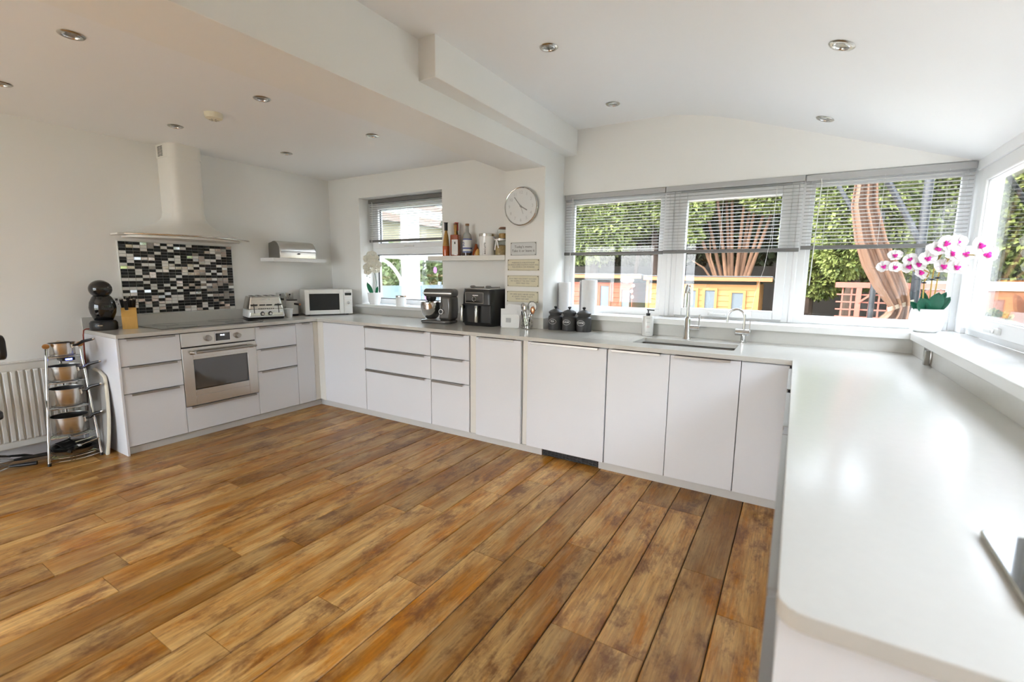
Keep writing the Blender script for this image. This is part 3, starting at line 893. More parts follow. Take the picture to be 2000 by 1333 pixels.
MB().ell((0, -0.108, 0.048), (0.014, 0.010, 0.008), 12, 8).obj('knob', 'black_plastic', bb)

# ------------------------------------------------------------------ sockets
def socket(name, label, loc, rz, m, double, w=0.146, sw='white_plastic'):
    t = thing(name, label, 'socket', loc, rz)
    MB().box(-w / 2, -0.009, -0.043, w / 2, 0, 0.043).obj('plate', m, t, 0.003)
    n_ = 2 if double else 1
    for i in range(n_):
        xc = (i - (n_ - 1) / 2) * w * 0.5
        MB().box(xc - 0.008, -0.011, 0.012, xc + 0.008, -0.009, 0.030).obj('rocker', 'black_plastic' if m == 'chrome' else sw, t)
        for dx, dz in ((0, 0.002), (-0.011, -0.016), (0.011, -0.016)):
            MB().box(xc + dx - 0.0035, -0.0096, dz - 0.003, xc + dx + 0.0035, -0.0085, dz + 0.003).obj('pin_hole', 'black_plastic', t)
    return t
socket('wall_socket', 'white double wall socket between coffee machine and knife block', (XO, -1.449, 1.10), H90, 'white_plastic', True, 0.146, 'charcoal')
socket('wall_socket', 'polished chrome socket plate on the wall next to the toaster', (XO, -0.005, 1.095), H90, 'chrome', False, 0.088)
socket('wall_socket', 'polished chrome socket plate on the wall behind the milk frother', (XO, 0.105, 1.095), H90, 'chrome', False, 0.088)
t = socket('wall_socket', 'polished chrome socket with a white plug on the upstand under the orchid', (XR - 0.014, 0.27, 0.944), -H90, 'chrome', True, 0.15)
MB().box(0.045, -0.03, -0.04, 0.075, -0.008, 0.036).obj('plug', 'plate_back', t, 0.003)

# ------------------------------------------------------------------ coffee machine, knife block, toaster, cup, frother, microwave
cm = thing('coffee_machine', 'black rounded capsule coffee machine at the end of the oven run', 'coffee machine', (-0.455, -1.548, ZT), math.radians(58))
cm.scale = (0.85, 0.85, 1.0)
MB().lathe([(0, 0), (0.098, 0), (0.102, 0.01), (0.102, 0.055), (0.09, 0.07), (0.06, 0.075), (0, 0.075)], 36, (0, -0.02, 0), 0.98, 1.0).obj('base', 'black_plastic', cm, ang=40)
MB().lathe([(0.05, 0.06), (0.075, 0.08), (0.098, 0.13), (0.104, 0.17), (0.097, 0.21), (0.075, 0.25), (0.055, 0.27), (0, 0.275)], 36, (0, 0.0, 0), 0.95, 0.82).obj('body', 'black_gloss', cm, ang=60)
MB().ell((0, -0.012, 0.312), (0.084, 0.086, 0.068), 32, 18).obj('head', 'black_gloss', cm, ang=60)
MB().box(-0.018, -0.1235, 0.036, 0.018, -0.118, 0.043).obj('badge', 'chrome', cm)
MB().cyl((0, -0.06, 0.255), (0, -0.06, 0.235), 0.02, 0.014).obj('spout', 'black_plastic', cm)
MB().tube([(0.03, 0.085, 0.15), (0.035, 0.11, 0.19), (0.03, 0.10, 0.26), (0.02, 0.07, 0.30)], 0.006, 8).obj('lever', 'black_plastic', cm)
cb = MB().tube([(-0.535, -1.60, 0.906), (-0.53, -1.640, 0.906), (-0.53, -1.655, 0.898), (-0.532, -1.660, 0.86), (-0.54, -1.664, 0.70), (-0.548, -1.668, 0.40), (-0.55, -1.668, 0.10), (-0.55, -1.675, 0.006)], 0.0045, 7).obj('power_cable', 'red_cable')
tag(cb, 'red power cable hanging down past the end panel from the worktop', 'cable')

kb = thing('knife_block', 'bamboo knife block holding black-handled knives beside the hob', 'knife block', (-0.40, -1.405, ZT), math.radians(70))
MB().prism([(-0.055, 0), (0.075, 0), (0.075, 0.135), (0.0, 0.165), (-0.055, 0.095)], 'x', -0.048, 0.048).obj('block', 'bamboo', kb, 0.002)
for i, (x, y, z, ln) in enumerate(((-0.03, 0.045, 0.147, 0.10), (0.0, 0.035, 0.150, 0.115), (0.03, 0.045, 0.147, 0.10), (-0.012, -0.012, 0.15, 0.085), (0.018, 0.06, 0.14, 0.10))):
    k = thing('x', None, None) if False else None
    h = MB().bar((x, y, z), (x * 1.35, y - ln * 0.45, z + ln * 0.86), 0.020, 0.024, (1, 0, 0)).obj('knife_handle', 'black_plastic', kb, 0.006)
    MB().cyl((x * 1.35, y - ln * 0.45, z + ln * 0.86), (x * 1.36, y - ln * 0.46, z + ln * 0.875), 0.009, n=12).obj('end_cap', 'steel', h)
    MB().bar((x, y + 0.004, z - 0.008), (x, y, z + 0.004), 0.016, 0.02, (1, 0, 0)).obj('bolster', 'chrome', h)

ts = thing('toaster', 'four-slice toaster in brushed steel and white beside the hob', 'toaster', (-0.40, -0.312, ZT), math.radians(72))
def tap_box(mb, w0, d0, z0, w1, d1, z1, r=0.025):
    A = rrect(-w0 / 2, -d0 / 2, w0 / 2, d0 / 2, r, 4); B = rrect(-w1 / 2, -d1 / 2, w1 / 2, d1 / 2, r, 4)
    s0 = len(mb.v); n_ = len(A)
    mb.v += [(x, y, z0) for x, y in A] + [(x, y, z1) for x, y in B]
    mb.f.append(list(range(s0 + n_ - 1, s0 - 1, -1))); mb.mi.append(mb.cm)
    mb.f.append(list(range(s0 + n_, s0 + 2 * n_))); mb.mi.append(mb.cm)
    for i in range(n_):
        mb.f.append([s0 + i, s0 + (i + 1) % n_, s0 + n_ + (i + 1) % n_, s0 + n_ + i]); mb.mi.append(mb.cm)
    return mb
ts.scale = (1, 1, 1.12)
tap_box(MB(), 0.315, 0.255, 0.0, 0.325, 0.265, 0.02).obj('foot', 'black_plastic', ts, 0.003)
tap_box(MB(), 0.330, 0.270, 0.02, 0.318, 0.262, 0.085).obj('lower_shell', 'white_plastic', ts, 0.004)
tap_box(MB(), 0.318, 0.262, 0.086, 0.268, 0.215, 0.195).obj('steel_shell', 'steel', ts, 0.008)
tap_box(MB(), 0.272, 0.218, 0.193, 0.262, 0.205, 0.200).obj('top_plate', 'chrome', ts, 0.002)
for i in range(4):
    x = -0.092 + i * 0.056 + (0.016 if i > 1 else 0)
    MB().box(x - 0.014, -0.075, 0.1985, x + 0.014, 0.085, 0.2012).obj('slot', 'dark_gap', ts)
fp = MB().add([(-0.150, -0.1375, 0.03), (0.150, -0.1375, 0.03), (0.125, -0.113, 0.172), (-0.125, -0.113, 0.172), (-0.150, -0.120, 0.03), (0.150, -0.120, 0.03), (0.125, -0.10, 0.172), (-0.125, -0.10, 0.172)],
              [(0, 1, 2, 3), (7, 6, 5, 4), (0, 4, 5, 1), (1, 5, 6, 2), (2, 6, 7, 3), (3, 7, 4, 0)])
fp.obj('front_panel', 'steel', ts, 0.004)
def tf(z): return -0.1385 + (z - 0.03) / 0.142 * 0.0245
for x in (-0.108, 0.108):
    MB().bar((x, tf(0.055), 0.055), (x, tf(0.135), 0.135), 0.007, 0.004, (0, 1, 0)).obj('lever_slot', 'dark_gap', ts)
    MB().box(x - 0.030, tf(0.125) - 0.022, 0.121, x + 0.030, tf(0.125), 0.131).obj('lever', 'black_plastic', ts, 0.003)
for x in (-0.035, 0.025):
    MB().box(x - 0.026, tf(0.125) - 0.012, 0.120, x + 0.026, tf(0.125), 0.129).obj('lever', 'black_plastic', ts, 0.003)
    MB().cyl((x * 1.15, tf(0.052), 0.052), (x * 1.15, tf(0.052) - 0.018, 0.050), 0.0185, 0.016, 18).obj('dial', 'black_plastic', ts, 0.002)
    MB().cyl((x * 1.15, tf(0.052) - 0.018, 0.050), (x * 1.15, tf(0.052) - 0.021, 0.050), 0.012, 0.011, 18).obj('dial_cap', 'chrome', ts)
for i in range(8):
    x = -0.066 + i * 0.018
    MB().box(x - 0.005, tf(0.092) - 0.003, 0.088, x + 0.005, tf(0.092) + 0.001, 0.097).obj('button', 'charcoal', ts)
MB().box(-0.034, -0.120, 0.166, 0.034, -0.112, 0.174).obj('badge', 'label_white', ts)

cu_ = thing('plastic_cup', 'small white fluted plastic cup in front of the toaster socket', 'cup', (-0.295, -0.108, ZT))
cb_ = MB()
N_ = 32
V = []
for r, z in ((0.025, 0), (0.027, 0.001), (0.036, 0.078), (0.042, 0.082), (0.042, 0.092), (0.040, 0.092), (0.034, 0.078), (0.024, 0.006)):
    for i in range(N_):
        rr = r * (1 + (0.05 if (i // 2) % 2 else 0) * (1 if z < 0.08 else 0)); a = 2 * PI * i / N_
        V.append((rr * math.cos(a), rr * math.sin(a), z))
cb_.add(V, [(k * N_ + i, k * N_ + (i + 1) % N_, (k + 1) * N_ + (i + 1) % N_, (k + 1) * N_ + i) for k in range(7) for i in range(N_)] + [tuple(range(N_ - 1, -1, -1)), tuple(range(7 * N_, 8 * N_))])
cb_.obj('cup_body', 'white_plastic', cu_)

mf = thing('milk_frother', 'white electric milk frother jug with a black side handle', 'jug', (-0.475, 0.05, ZT), math.radians(8))
MB().lathe([(0, 0), (0.062, 0), (0.064, 0.012), (0.06, 0.018), (0, 0.018)], 28).obj('base', 'black_plastic', mf)
MB().lathe([(0, 0.018), (0.060, 0.018), (0.060, 0.05), (0.053, 0.15), (0.052, 0.158), (0, 0.158)], 28).obj('jug', 'white_plastic', mf)
MB().lathe([(0, 0.158), (0.053, 0.158), (0.053, 0.168), (0.045, 0.172), (0, 0.172)], 28).obj('lid', 'charcoal', mf)
hn = MB().cyl((0.05, -0.01, 0.125), (0.135, -0.02, 0.122), 0.0115, 0.012, 14).obj('handle', 'black_plastic', mf)
MB().cyl((0.1345, -0.02, 0.122), (0.138, -0.0204, 0.122), 0.012, n=14).obj('handle_cap', 'copper', hn)
MB().cyl((0.0, -0.0585, 0.042), (0.0, -0.0635, 0.042), 0.0095, n=14).obj('button', 'black_plastic', mf)

mw = thing('microwave', 'cream and silver microwave oven angled across the worktop corner', 'microwave', (-0.20, 0.30, ZT), math.radians(64))
MW, MH, MD = 0.485, 0.276, 0.29
MB().box(-MW / 2, 0, 0.015, MW / 2, MD, MH).obj('body', 'gloss_cream', mw, 0.006)
for x in (-0.2, 0.2):
    for y in (0.04, 0.25):
        MB().cyl((x, y, 0), (x, y, 0.016), 0.015, n=12).obj('foot', 'black_plastic', mw)
dw = MB().frame(-MW / 2, 0.012, MW / 2 - 0.092, MH, 0.044, -0.022, 0.0).obj('door', 'gloss_cream', mw, 0.004)
MB().box(-MW / 2 + 0.042, -0.014, 0.054, MW / 2 - 0.134, -0.004, MH - 0.042).obj('door_window', 'tile_charcoal', mw)
MB().box(MW / 2 - 0.090, -0.022, 0.012, MW / 2, 0, MH).obj('control_panel', 'gloss_cream', mw, 0.003)
MB().box(MW / 2 - 0.078, -0.0235, MH - 0.064, MW / 2 - 0.010, -0.021, MH - 0.036).obj('display', 'black_glass', mw)
MB().cyl((MW / 2 - 0.044, -0.022, 0.132), (MW / 2 - 0.044, -0.036, 0.132), 0.017, 0.015, 20).obj('dial', 'chrome', mw, 0.002)
for z in (0.192, 0.174, 0.096, 0.078, 0.060, 0.040):
    MB().box(MW / 2 - 0.078, -0.0232, z - 0.0045, MW / 2 - 0.010, -0.021, z + 0.0045).obj('button', 'white_plastic', mw, 0.001)
MB().box(MW / 2 - 0.064, -0.0226, MH - 0.028, MW / 2 - 0.022, -0.0215, MH - 0.023).obj('badge', 'grey_text', mw)

# ------------------------------------------------------------------ radiator
rd = thing('radiator', 'cream panel radiator on the wall behind the pan rack', 'radiator', (XO, -1.685, 0.0))
RL, RZ0, RZ1 = 1.4, 0.10, 0.705
MB().box(0.045, -RL, RZ0, 0.085, 0, RZ1).obj('back_panel', 'radiator_paint', rd, 0.008)
MB().box(0.06, -RL, RZ0 + 0.004, 0.095, 0, RZ0 + 0.055).box(0.06, -RL, RZ1 - 0.055, 0.095, 0, RZ1 - 0.002).obj('header_rail', 'radiator_paint', rd, 0.008)
rm = MB()
w_ = 0.0125
rm.add([(0.080, -w_ - 0.006, RZ0 + 0.04), (0.104, -w_ + 0.002, RZ0 + 0.062), (0.104, w_ - 0.002, RZ0 + 0.062), (0.080, w_ + 0.006, RZ0 + 0.04),
        (0.080, -w_ - 0.006, RZ1 - 0.04), (0.104, -w_ + 0.002, RZ1 - 0.062), (0.104, w_ - 0.002, RZ1 - 0.062), (0.080, w_ + 0.006, RZ1 - 0.04)],
       [(0, 1, 5, 4), (1, 2, 6, 5), (2, 3, 7, 6), (0, 3, 2, 1), (4, 5, 6, 7)])
rme = rm.mesh('rib', 'radiator_paint', 30)
for i in range(36):
    link('rib', rme, rd, 0.002, (0, -0.035 - i * 0.0385, 0))
gm = MB().box(0.0, -RL, RZ1, 0.09, 0, RZ1 + 0.004)
for i in range(70):
    gm.box(0.012, -RL + 0.008 + i * 0.02, RZ1 + 0.004, 0.082, -RL + 0.018 + i * 0.02, RZ1 + 0.006)
gm.obj('top_grille', 'radiator_paint', rd)
for y in (-0.03, -1.2):
    MB().cyl((0.05, y, 0.001), (0.05, y, 0.15), 0.008).obj('pipe', 'radiator_paint', rd)

# ------------------------------------------------------------------ pan rack
rk = thing('pan_rack', 'chrome five-tier pan stand with wooden ball tops', 'rack', (-0.35, -1.845, 0))
FLb, FRb, BKb = Vector((0.122, -0.163, 0)), Vector((0.156, 0.113, 0)), Vector((-0.135, 0.02, 0))
FLt, FRt, BKt = Vector((0.03, -0.082, 0.81)), Vector((0.045, 0.095, 0.81)), Vector((-0.105, 0.02, 0.81))
legs = ((FLb, FLt), (FRb, FRt), (BKb, BKt))
for b_, t_ in legs:
    l = MB().cyl(b_ + Vector((0, 0, 0.02)), t_, 0.0085, n=12).obj('leg', 'chrome', rk)
    MB().cyl(b_, b_ + (t_ - b_) * 0.028, 0.010, n=12).obj('foot_cap', 'black_plastic', l)
    MB().ell(t_ + Vector((0, 0, 0.014)), (0.020, 0.020, 0.018), 16, 10).obj('ball_top', 'wood_ball', l)
def at(b_, t_, z): return b_ + (t_ - b_) * (z / 0.81)
def outline(z):
    # wire frame running from leg to leg, bowed out between the two front legs
    a, b_, c = [at(p, q, z) for p, q in legs]
    cx = (a + b_ + c) / 3
    P = []
    for p, q, bow in ((a, b_, 0.16), (b_, c, 0.03), (c, a, 0.06)):
        o_ = ((p + q) / 2 - cx); o_.z = 0; o_.normalize()
        for i in range(12):
            t_ = i / 12.0
            P.append(p.lerp(q, t_) + o_ * (bow * (q - p).length * math.sin(PI * t_)))
    return cx, P
def tier(z):
    cx, P = outline(z)
    mb = MB().tube(P, 0.003, 6, True)
    for i in range(6):
        xw = cx.x - 0.075 + i * 0.03
        ys = []
        for p, q in zip(P, P[1:] + P[:1]):
            if (p.x - xw) * (q.x - xw) < 0:
                ys.append(p.y + (q.y - p.y) * (xw - p.x) / (q.x - p.x))
        if len(ys) >= 2:
            mb.tube([(xw, min(ys), z), (xw, max(ys), z)], 0.002, 6)
    mb.obj('tier', 'chrome', rk)
    return Vector(rk.location) + cx, 0.0
tiers = [tier(z) for z in (0.745, 0.565, 0.385, 0.185, 0.045)]
cx0, r0 = tiers[4]
MB().tube(outline(0.022)[1], 0.0035, 6, True).obj('base_ring', 'chrome', rk)

def saucepan(label, c, r, h, hl, ang, lid=False):
    t = thing('saucepan', label, 'pan', (c[0], c[1], c[2] + 0.004), ang, 'saucepans on the chrome stand')
    MB().lathe([(0, 0), (r * 0.90, 0), (r * 0.96, 0.006), (r * 0.97, h * 0.85), (r, h), (r * 1.05, h + 0.002), (r * 1.05, h + 0.004), (r * 0.985, h + 0.003), (r * 0.955, h * 0.85), (r * 0.94, 0.01), (0, 0.008)], 36).obj('pot', 'steel', t, ang=50)
    MB().lathe([(r * 0.9, -0.0005), (r * 0.965, 0.004), (r * 0.972, 0.012), (r * 0.965, 0.012)], 36).obj('base_band', 'steel_dark', t)
    MB().lathe([(0, 0.0088), (r * 0.93, 0.0110), (r * 0.945, h * 0.85), (r * 0.975, h)], 36).obj('interior_shade', 'charcoal', t, ang=50, recalc=False)  # dark inner skin paints in the shade inside the pot
    hd2 = MB()
    P = [(r * 0.98, 0, h * 0.80), (r + 0.03, 0, h * 0.86), (r + hl * 0.5, 0, h * 0.86 + 0.022), (r + hl, 0, h * 0.86 + 0.038)]
    hd2.tube(P, [0.007, 0.0095, 0.011, 0.009], 10)
    h3 = hd2.obj('handle', 'black_plastic', t)
    MB().tube([P[-1], (r + hl + 0.012, 0, h * 0.86 + 0.041)], [0.0075, 0.006], 8).obj('handle_tip', 'steel', h3)
    MB().box(r * 0.955, -0.014, h * 0.62, r + 0.006, 0.014, h * 0.9).obj('bracket', 'steel', t, 0.002)
    for s_ in (-1, 1):
        MB().ell((r * 0.96, s_ * 0.012 + 0.0, h * 0.72), (0.006, 0.005, 0.005), 8, 6).obj('rivet', 'chrome', t)
    return t
A_ = math.radians(72)
saucepan('small steel milk pan with black handle, topmost on the chrome stand', tiers[0][0], 0.072, 0.088, 0.130, math.radians(40))
saucepan('steel saucepan with black handle on the second tier of the chrome stand', tiers[1][0], 0.090, 0.105, 0.125, math.radians(46))
saucepan('steel saucepan with black handle on the third tier of the chrome stand', tiers[2][0], 0.094, 0.125, 0.115, math.radians(44))
saucepan('largest steel saucepan with black handle on the fourth tier of the chrome stand', tiers[3][0], 0.104, 0.125, 0.10, math.radians(40))
def frying(label, c, r, h, ang, hl=0.14):
    t = thing('frying_pan', label, 'pan', c, ang)
    MB().lathe([(0, 0), (r * 0.78, 0), (r * 0.84, 0.005), (r, h), (r * 1.01, h + 0.002), (r * 0.985, h + 0.001), (r * 0.80, 0.009), (0, 0.007)], 40).obj('pan', ['steel_dark'], t, ang=50)
    MB().lathe([(0, 0.0075), (r * 0.79, 0.0095), (r * 0.97, h - 0.002)], 40).obj('nonstick_lining', 'black_plastic', t, ang=50, recalc=False)
    hb_ = MB().tube([(r * 0.95, 0, h * 0.8), (r + 0.03, 0, h + 0.004), (r + hl * 0.6, 0, h + 0.022), (r + hl, 0, h + 0.030)], [0.008, 0.010, 0.012, 0.010], 10)
    hb_.obj('handle', 'black_plastic', t)
    MB().ell((r * 0.99, 0, h * 0.75), (0.008, 0.008, 0.006), 10, 6).obj('rivet', 'chrome', t)
    return t
frying('wide dark frying pan, lower of the two at the foot of the stand', (cx0.x, cx0.y, cx0.z + 0.004), 0.135, 0.036, -0.35, 0.10)
frying('smaller dark frying pan resting in the lower one at the foot of the stand', (cx0.x, cx0.y - 0.004, cx0.z + 0.018), 0.118, 0.040, -0.15, 0.09)
st = thing('slotted_turner', 'black slotted turner lying across the frying pans', 'utensil', (cx0.x + 0.02, cx0.y - 0.03, cx0.z + 0.064), 0, None, (0, 0, 0.5))
bl = MB()
for i in range(5):
    bl.box(-0.05 + i * 0.022, -0.04, 0, -0.038 + i * 0.022, 0.04, 0.003)
bl.box(-0.05, -0.052, 0, 0.05, -0.04, 0.003).box(-0.05, 0.04, 0, 0.05, 0.052, 0.003)
bl.xf(Matrix.Rotation(0.5, 4, 'Y'))
bl.obj('blade', 'black_plastic', st, 0.001)
MB().tube([(0.0, 0.05, 0.0), (0.04, 0.10, 0.01), (0.06, 0.145, 0.016)], 0.006, 8).obj('shaft', 'steel', st)
tk = thing('ladle', 'steel ladle handle hooked over the frying pans at the stand', 'utensil', (cx0.x + 0.085, cx0.y + 0.02, cx0.z + 0.06))
MB().tube([(0, 0, 0), (0.01, 0.05, 0.014), (0.021, 0.10, 0.03)], 0.004, 8).obj('shaft', 'chrome', tk)
MB().ell((0, -0.012, -0.004), (0.012, 0.018, 0.012), 14, 8).obj('end_knob', 'ceramic', tk)

# charger with blue light, folded board, whisks, stool
led = thing('charging_dock', 'small black dock with a blue light behind the topmost pan', 'charger', (-0.40, -1.835, 0.698))
led.location = (tiers[0][0].x - 0.02, tiers[0][0].y + 0.02, 0.700)
MB().prism(rrect(-0.05, -0.04, 0.05, 0.04, 0.012, 3), 'z', 0.008, 0.030).obj('case', 'black_plastic', led, 0.003)
MB().box(0.045, -0.016, 0.014, 0.0515, 0.020, 0.024).obj('blue_light', 'blue_led', led)
MB().tube([(-0.03, 0, 0.03), (-0.03, 0, 0.044)], 0.003, 6).tube([(0.03, 0, 0.03), (0.03, 0, 0.044)], 0.003, 6).obj('hanger', 'black_plastic', led)
fb = thing('folded_board', 'tall grey board with a cream edge leaning by the end panel', 'board', (-0.33, -1.705, 0.0), 0, None, (-0.081, 0, 0))
oc = [(-0.17, 0.0), (0.163, 0.0)] + [(0.163 + 0.035 * math.sin(PI * i / 10) - 0.02 * i / 10, 0.52 * i / 10) for i in range(1, 11)] + [(0.12, 0.575), (0.03, 0.605), (-0.08, 0.612), (-0.17, 0.60)]
MB().prism(oc, 'y', -0.009, 0.009).obj('panel', 'board_grey', fb, 0.003)
edge = [(x, 0, z) for x, z in oc[1:-1]]
MB().tube(edge, 0.0115, 8).obj('edge_band', 'cream_edge', fb)

def whisk(label, loc, rot, s):
    t = thing('whisk', label, 'whisk', loc, 0, 'whisks under the radiator', rot)
    wires = MB()
    for i in range(6):
        a = PI * i / 6
        P = []
        for j in range(17):
            u = j / 16.0
            x = 0.12 * s * math.sin(PI * u) ** 0.8
            rr = 0.042 * s * math.sin(2 * PI * u) * (1.0)
            P.append((-x * 1.25 + 0.0, rr * math.cos(a), rr * math.sin(a)))
        wires.tube(P, 0.0014, 5)
    wires.obj('wires', 'steel_dark', t)
    MB().tube([(-0.02, 0, 0), (0.03, 0, 0), (0.14 * s, 0, 0)], [0.008, 0.012, 0.014], 10).obj('handle', 'black_plastic', t)
    return t
whisk('balloon whisk with black handle on the floor under the radiator, handle towards the pan stand', (-0.44, -2.115, 0.042), (0, 0, math.radians(78)), 1.05)
whisk('smaller whisk with black handle lying beside the balloon whisk under the radiator', (-0.33, -2.16, 0.036), (0, 0, math.radians(60)), 0.85)
sp2 = thing('spatula', 'long black spatula lying above the whisks by the wall', 'utensil', (-0.455, -2.135, 0.064), 0, None, (0, 0.36, math.radians(100)))
MB().box(-0.10, -0.03, 0, -0.02, 0.03, 0.008).obj('blade', 'black_plastic', sp2, 0.002)
MB().tube([(-0.03, 0, 0.004), (0.06, 0, 0.012), (0.14, 0, 0.006)], [0.006, 0.010, 0.009], 8).obj('handle', 'black_plastic', sp2)
chr_ = thing('chair', 'black padded chair whose backrest edge shows above the radiator', 'chair', (-0.22, -2.17, 0), 0)
MB().prism(rrect(-0.19, 0.795, 0.19, 0.95, 0.05, 6), 'y', -0.04, 0.0).obj('backrest', 'black_plastic', chr_, 0.012)
MB().prism(rrect(-0.20, -0.44, 0.20, -0.05, 0.04, 4), 'z', 0.43, 0.48).obj('seat', 'black_plastic', chr_, 0.012)
for x in (-0.14, 0.14):
    MB().tube([(x, -0.12, 0.45), (x, -0.09, 0.6), (x, -0.03, 0.86)], 0.010, 8).obj('back_support', 'steel_dark', chr_)
    for y in (-0.40, -0.17):
        MB().cyl((x * 1.0, y, 0.0), (x, y, 0.44), 0.011, n=10).obj('leg', 'steel_dark', chr_)
# ------------------------------------------------------------------ venetian blinds
def blind(label, x0, x1, ztop, zbot, y, tilt, cords, wand=None, dark=False, n=None, lowered_wand=0.55):
    w = x1 - x0
    t = thing('venetian_blind', label, 'blind', ((x0 + x1) / 2, y, zbot), 0, 'slatted window blinds')
    H_ = ztop - zbot
    c1 = 'slat_dark' if dark else 'slat_grey'
    MB().box(-w / 2, -0.0145, H_ - 0.040, w / 2, 0.0145, H_).obj('headrail', c1, t, 0.002)
    prof = [(-0.0125, 0.0), (-0.006, 0.0016), (0.0, 0.0021), (0.006, 0.0016), (0.0125, 0.0)]
    poly = prof + [(a, b - 0.0006) for a, b in reversed(prof)]
    me_ = MB().prism(poly, 'x', -w / 2 + 0.003, w / 2 - 0.003).mesh('slat', 'slat_grey', 60)
    pitch = 0.0232
    n_ = int((H_ - 0.075) / pitch)
    rr = random.Random(int(x0 * 100) + 7)
    for i in range(n_):
        z = 0.032 + (i + 0.5) * (H_ - 0.040 - 0.036) / n_
        link('slat', me_, t, 0, (0, 0, z), (tilt + rr.uniform(-.04, .04), rr.uniform(-.0012, .0012), 0))
    MB().prism(rrect(-0.013, 0.0, 0.013, 0.026, 0.005, 3), 'x', -w / 2, w / 2).obj('bottom_rail', 'slat_dark', t)
    for fx in cords:
        for dy in (-0.014, 0.014):
            MB().tube([(-w / 2 + fx * w, dy, 0.02), (-w / 2 + fx * w, dy, H_ - 0.03)], 0.0007, 5).obj('ladder_cord', 'white_plastic', t)
    if wand is not None:
        MB().tube([(-w / 2 + wand * w, -0.020, H_ - 0.03), (-w / 2 + wand * w + 0.004, -0.022, H_ - 0.06), (-w / 2 + wand * w - 0.012, -0.024, H_ - 0.06 - lowered_wand)], 0.003, 6).obj('wand', 'white_plastic', t)
    return t
blind('dark grey slatted blind in the deep window above the stand mixer', WX0 + 0.01, WX1 - 0.008, 2.165, 1.70, 0.805, -0.10, (0.06, 0.5, 0.94), 0.055, True, lowered_wand=0.42)
blind('silver slatted blind over the fixed window light beside the pier', 2.302, 3.160, 2.045, 1.528, 0.888, 0.0, (0.085, 0.90), 0.085)
b2 = blind('silver slatted blind over the opening sash behind the sink tap', 3.168, 4.092, 2.045, 1.532, 0.876, 0.05, (0.12, 0.45, 0.82))
MB().tube([(0.30, -0.016, 0.46), (0.285, -0.02, 0.1), (0.26, -0.03, -0.12), (0.215, -0.03, -0.30), (0.20, -0.02, -0.43), (0.203, -0.02, -0.46)], 0.0012, 5).obj('pull_cord', 'white_plastic', b2)
blind('silver slatted blind over the window light behind the large orchid', 4.100, 4.950, 2.040, 1.545, 0.876, -0.10, (0.15, 0.5, 0.86), 0.10, lowered_wand=0.68)

# ------------------------------------------------------------------ shelf above the air fryer and what stands on it
s2 = MB().box(1.03, 0.505, 1.479, 1.907, YB - 0.001, 1.523).obj('floating_shelf', 'gloss_cream', None, 0.001)
tag(s2, 'long cream floating shelf above the air fryer holding bottles and jars', 'shelf')
ZS = 1.523
def bottle_oil(label, x, y, r, h, neck, cap, m1, m2, bulge=False):
    t = thing('bottle', label, 'bottle', (x, y, ZS), 0, 'bottles on the long shelf')
    MB().lathe([(0, 0), (r, 0), (r, h * 0.30), (r * 0.62, h * 0.62), (neck, h * 0.72), (neck, h * 0.80), (0, h * 0.80)], 20).obj('glass_body', m1, t, ang=50)
    MB().lathe([(r * 1.003, 0.001), (r * 1.012, 0.004), (r * 1.012, h * 0.29), (r * 1.003, h * 0.30)], 20).obj('filling', m2, t)
    MB().lathe([(0, h * 0.76), (neck * 1.25, h * 0.76), (neck * 1.25, h * 0.985), (neck * 1.6, h * 0.985), (neck * 1.6, h), (0, h)], 20).obj('cap', cap, t)
    return t
bottle_oil('tall flavoured oil bottle with a black stopper on the long shelf', 1.200, 0.575, 0.033, 0.315, 0.013, 'black_plastic', 'pasta_mix', 'oil_orange')
bottle_oil('dark oil bottle with a red cap on the long shelf', 1.292, 0.62, 0.028, 0.315, 0.013, 'red_cap', 'dark_amber', 'dark_amber')
sy = thing('bottle', 'square amber syrup bottle with a white label on the long shelf', 'bottle', (1.325, 0.560, ZS), math.radians(12), 'bottles on the long shelf')
MB().prism(rrect(-0.042, -0.032, 0.042, 0.032, 0.010, 3), 'z', 0, 0.195).obj('glass_body', 'amber', sy, 0.006)
MB().box(-0.024, -0.0332, 0.012, 0.040, -0.0322, 0.150).obj('label', 'label_white', sy)
MB().box(0.004, -0.0337, 0.108, 0.016, -0.0331, 0.130).obj('label_mark', 'charcoal', sy)
MB().lathe([(0.014, 0.19), (0.014, 0.245), (0.016, 0.247), (0.016, 0.285), (0, 0.285)], 16).obj('neck', 'pasta_mix', sy)
MB().lathe([(0, 0.285), (0.017, 0.285), (0.017, 0.300), (0, 0.300)], 16).obj('cap', 'cork_brown', sy)
vb = thing('bottle', 'clear spirit bottle with a blue and white label on the long shelf', 'bottle', (1.452, 0.575, ZS), 0, 'bottles on the long shelf')
MB().lathe([(0, 0), (0.041, 0), (0.042, 0.004), (0.042, 0.165), (0.034, 0.195), (0.016, 0.215), (0.014, 0.27), (0.016, 0.274), (0, 0.274)], 26).obj('glass_body', 'bottle_clear', vb, ang=50)
MB().lathe([(0.0425, 0.03), (0.0428, 0.03), (0.0428, 0.155), (0.0425, 0.155)], 26).obj('label', 'label_white', vb)
for z0_, z1_ in ((0.030, 0.040), (0.062, 0.074), (0.145, 0.155)):
    MB().lathe([(0.0430, z0_), (0.0433, z0_), (0.0433, z1_), (0.0430, z1_)], 26).obj('label_band', 'label_blue', vb)
text_mesh('label_lettering', '2', 0.05, 'label_blue', vb, (-0.010, -0.0440, 0.105), (H90, 0, 0.15), 0.0004)
MB().lathe([(0, 0.274), (0.018, 0.274), (0.018, 0.292), (0, 0.292)], 18).obj('cap', 'cork_brown', vb)
MB().lathe([(0, 0.001), (0.0424, 0.001), (0.0426, 0.026), (0, 0.026)], 26).obj('bottom_tint', 'dark_amber', vb)
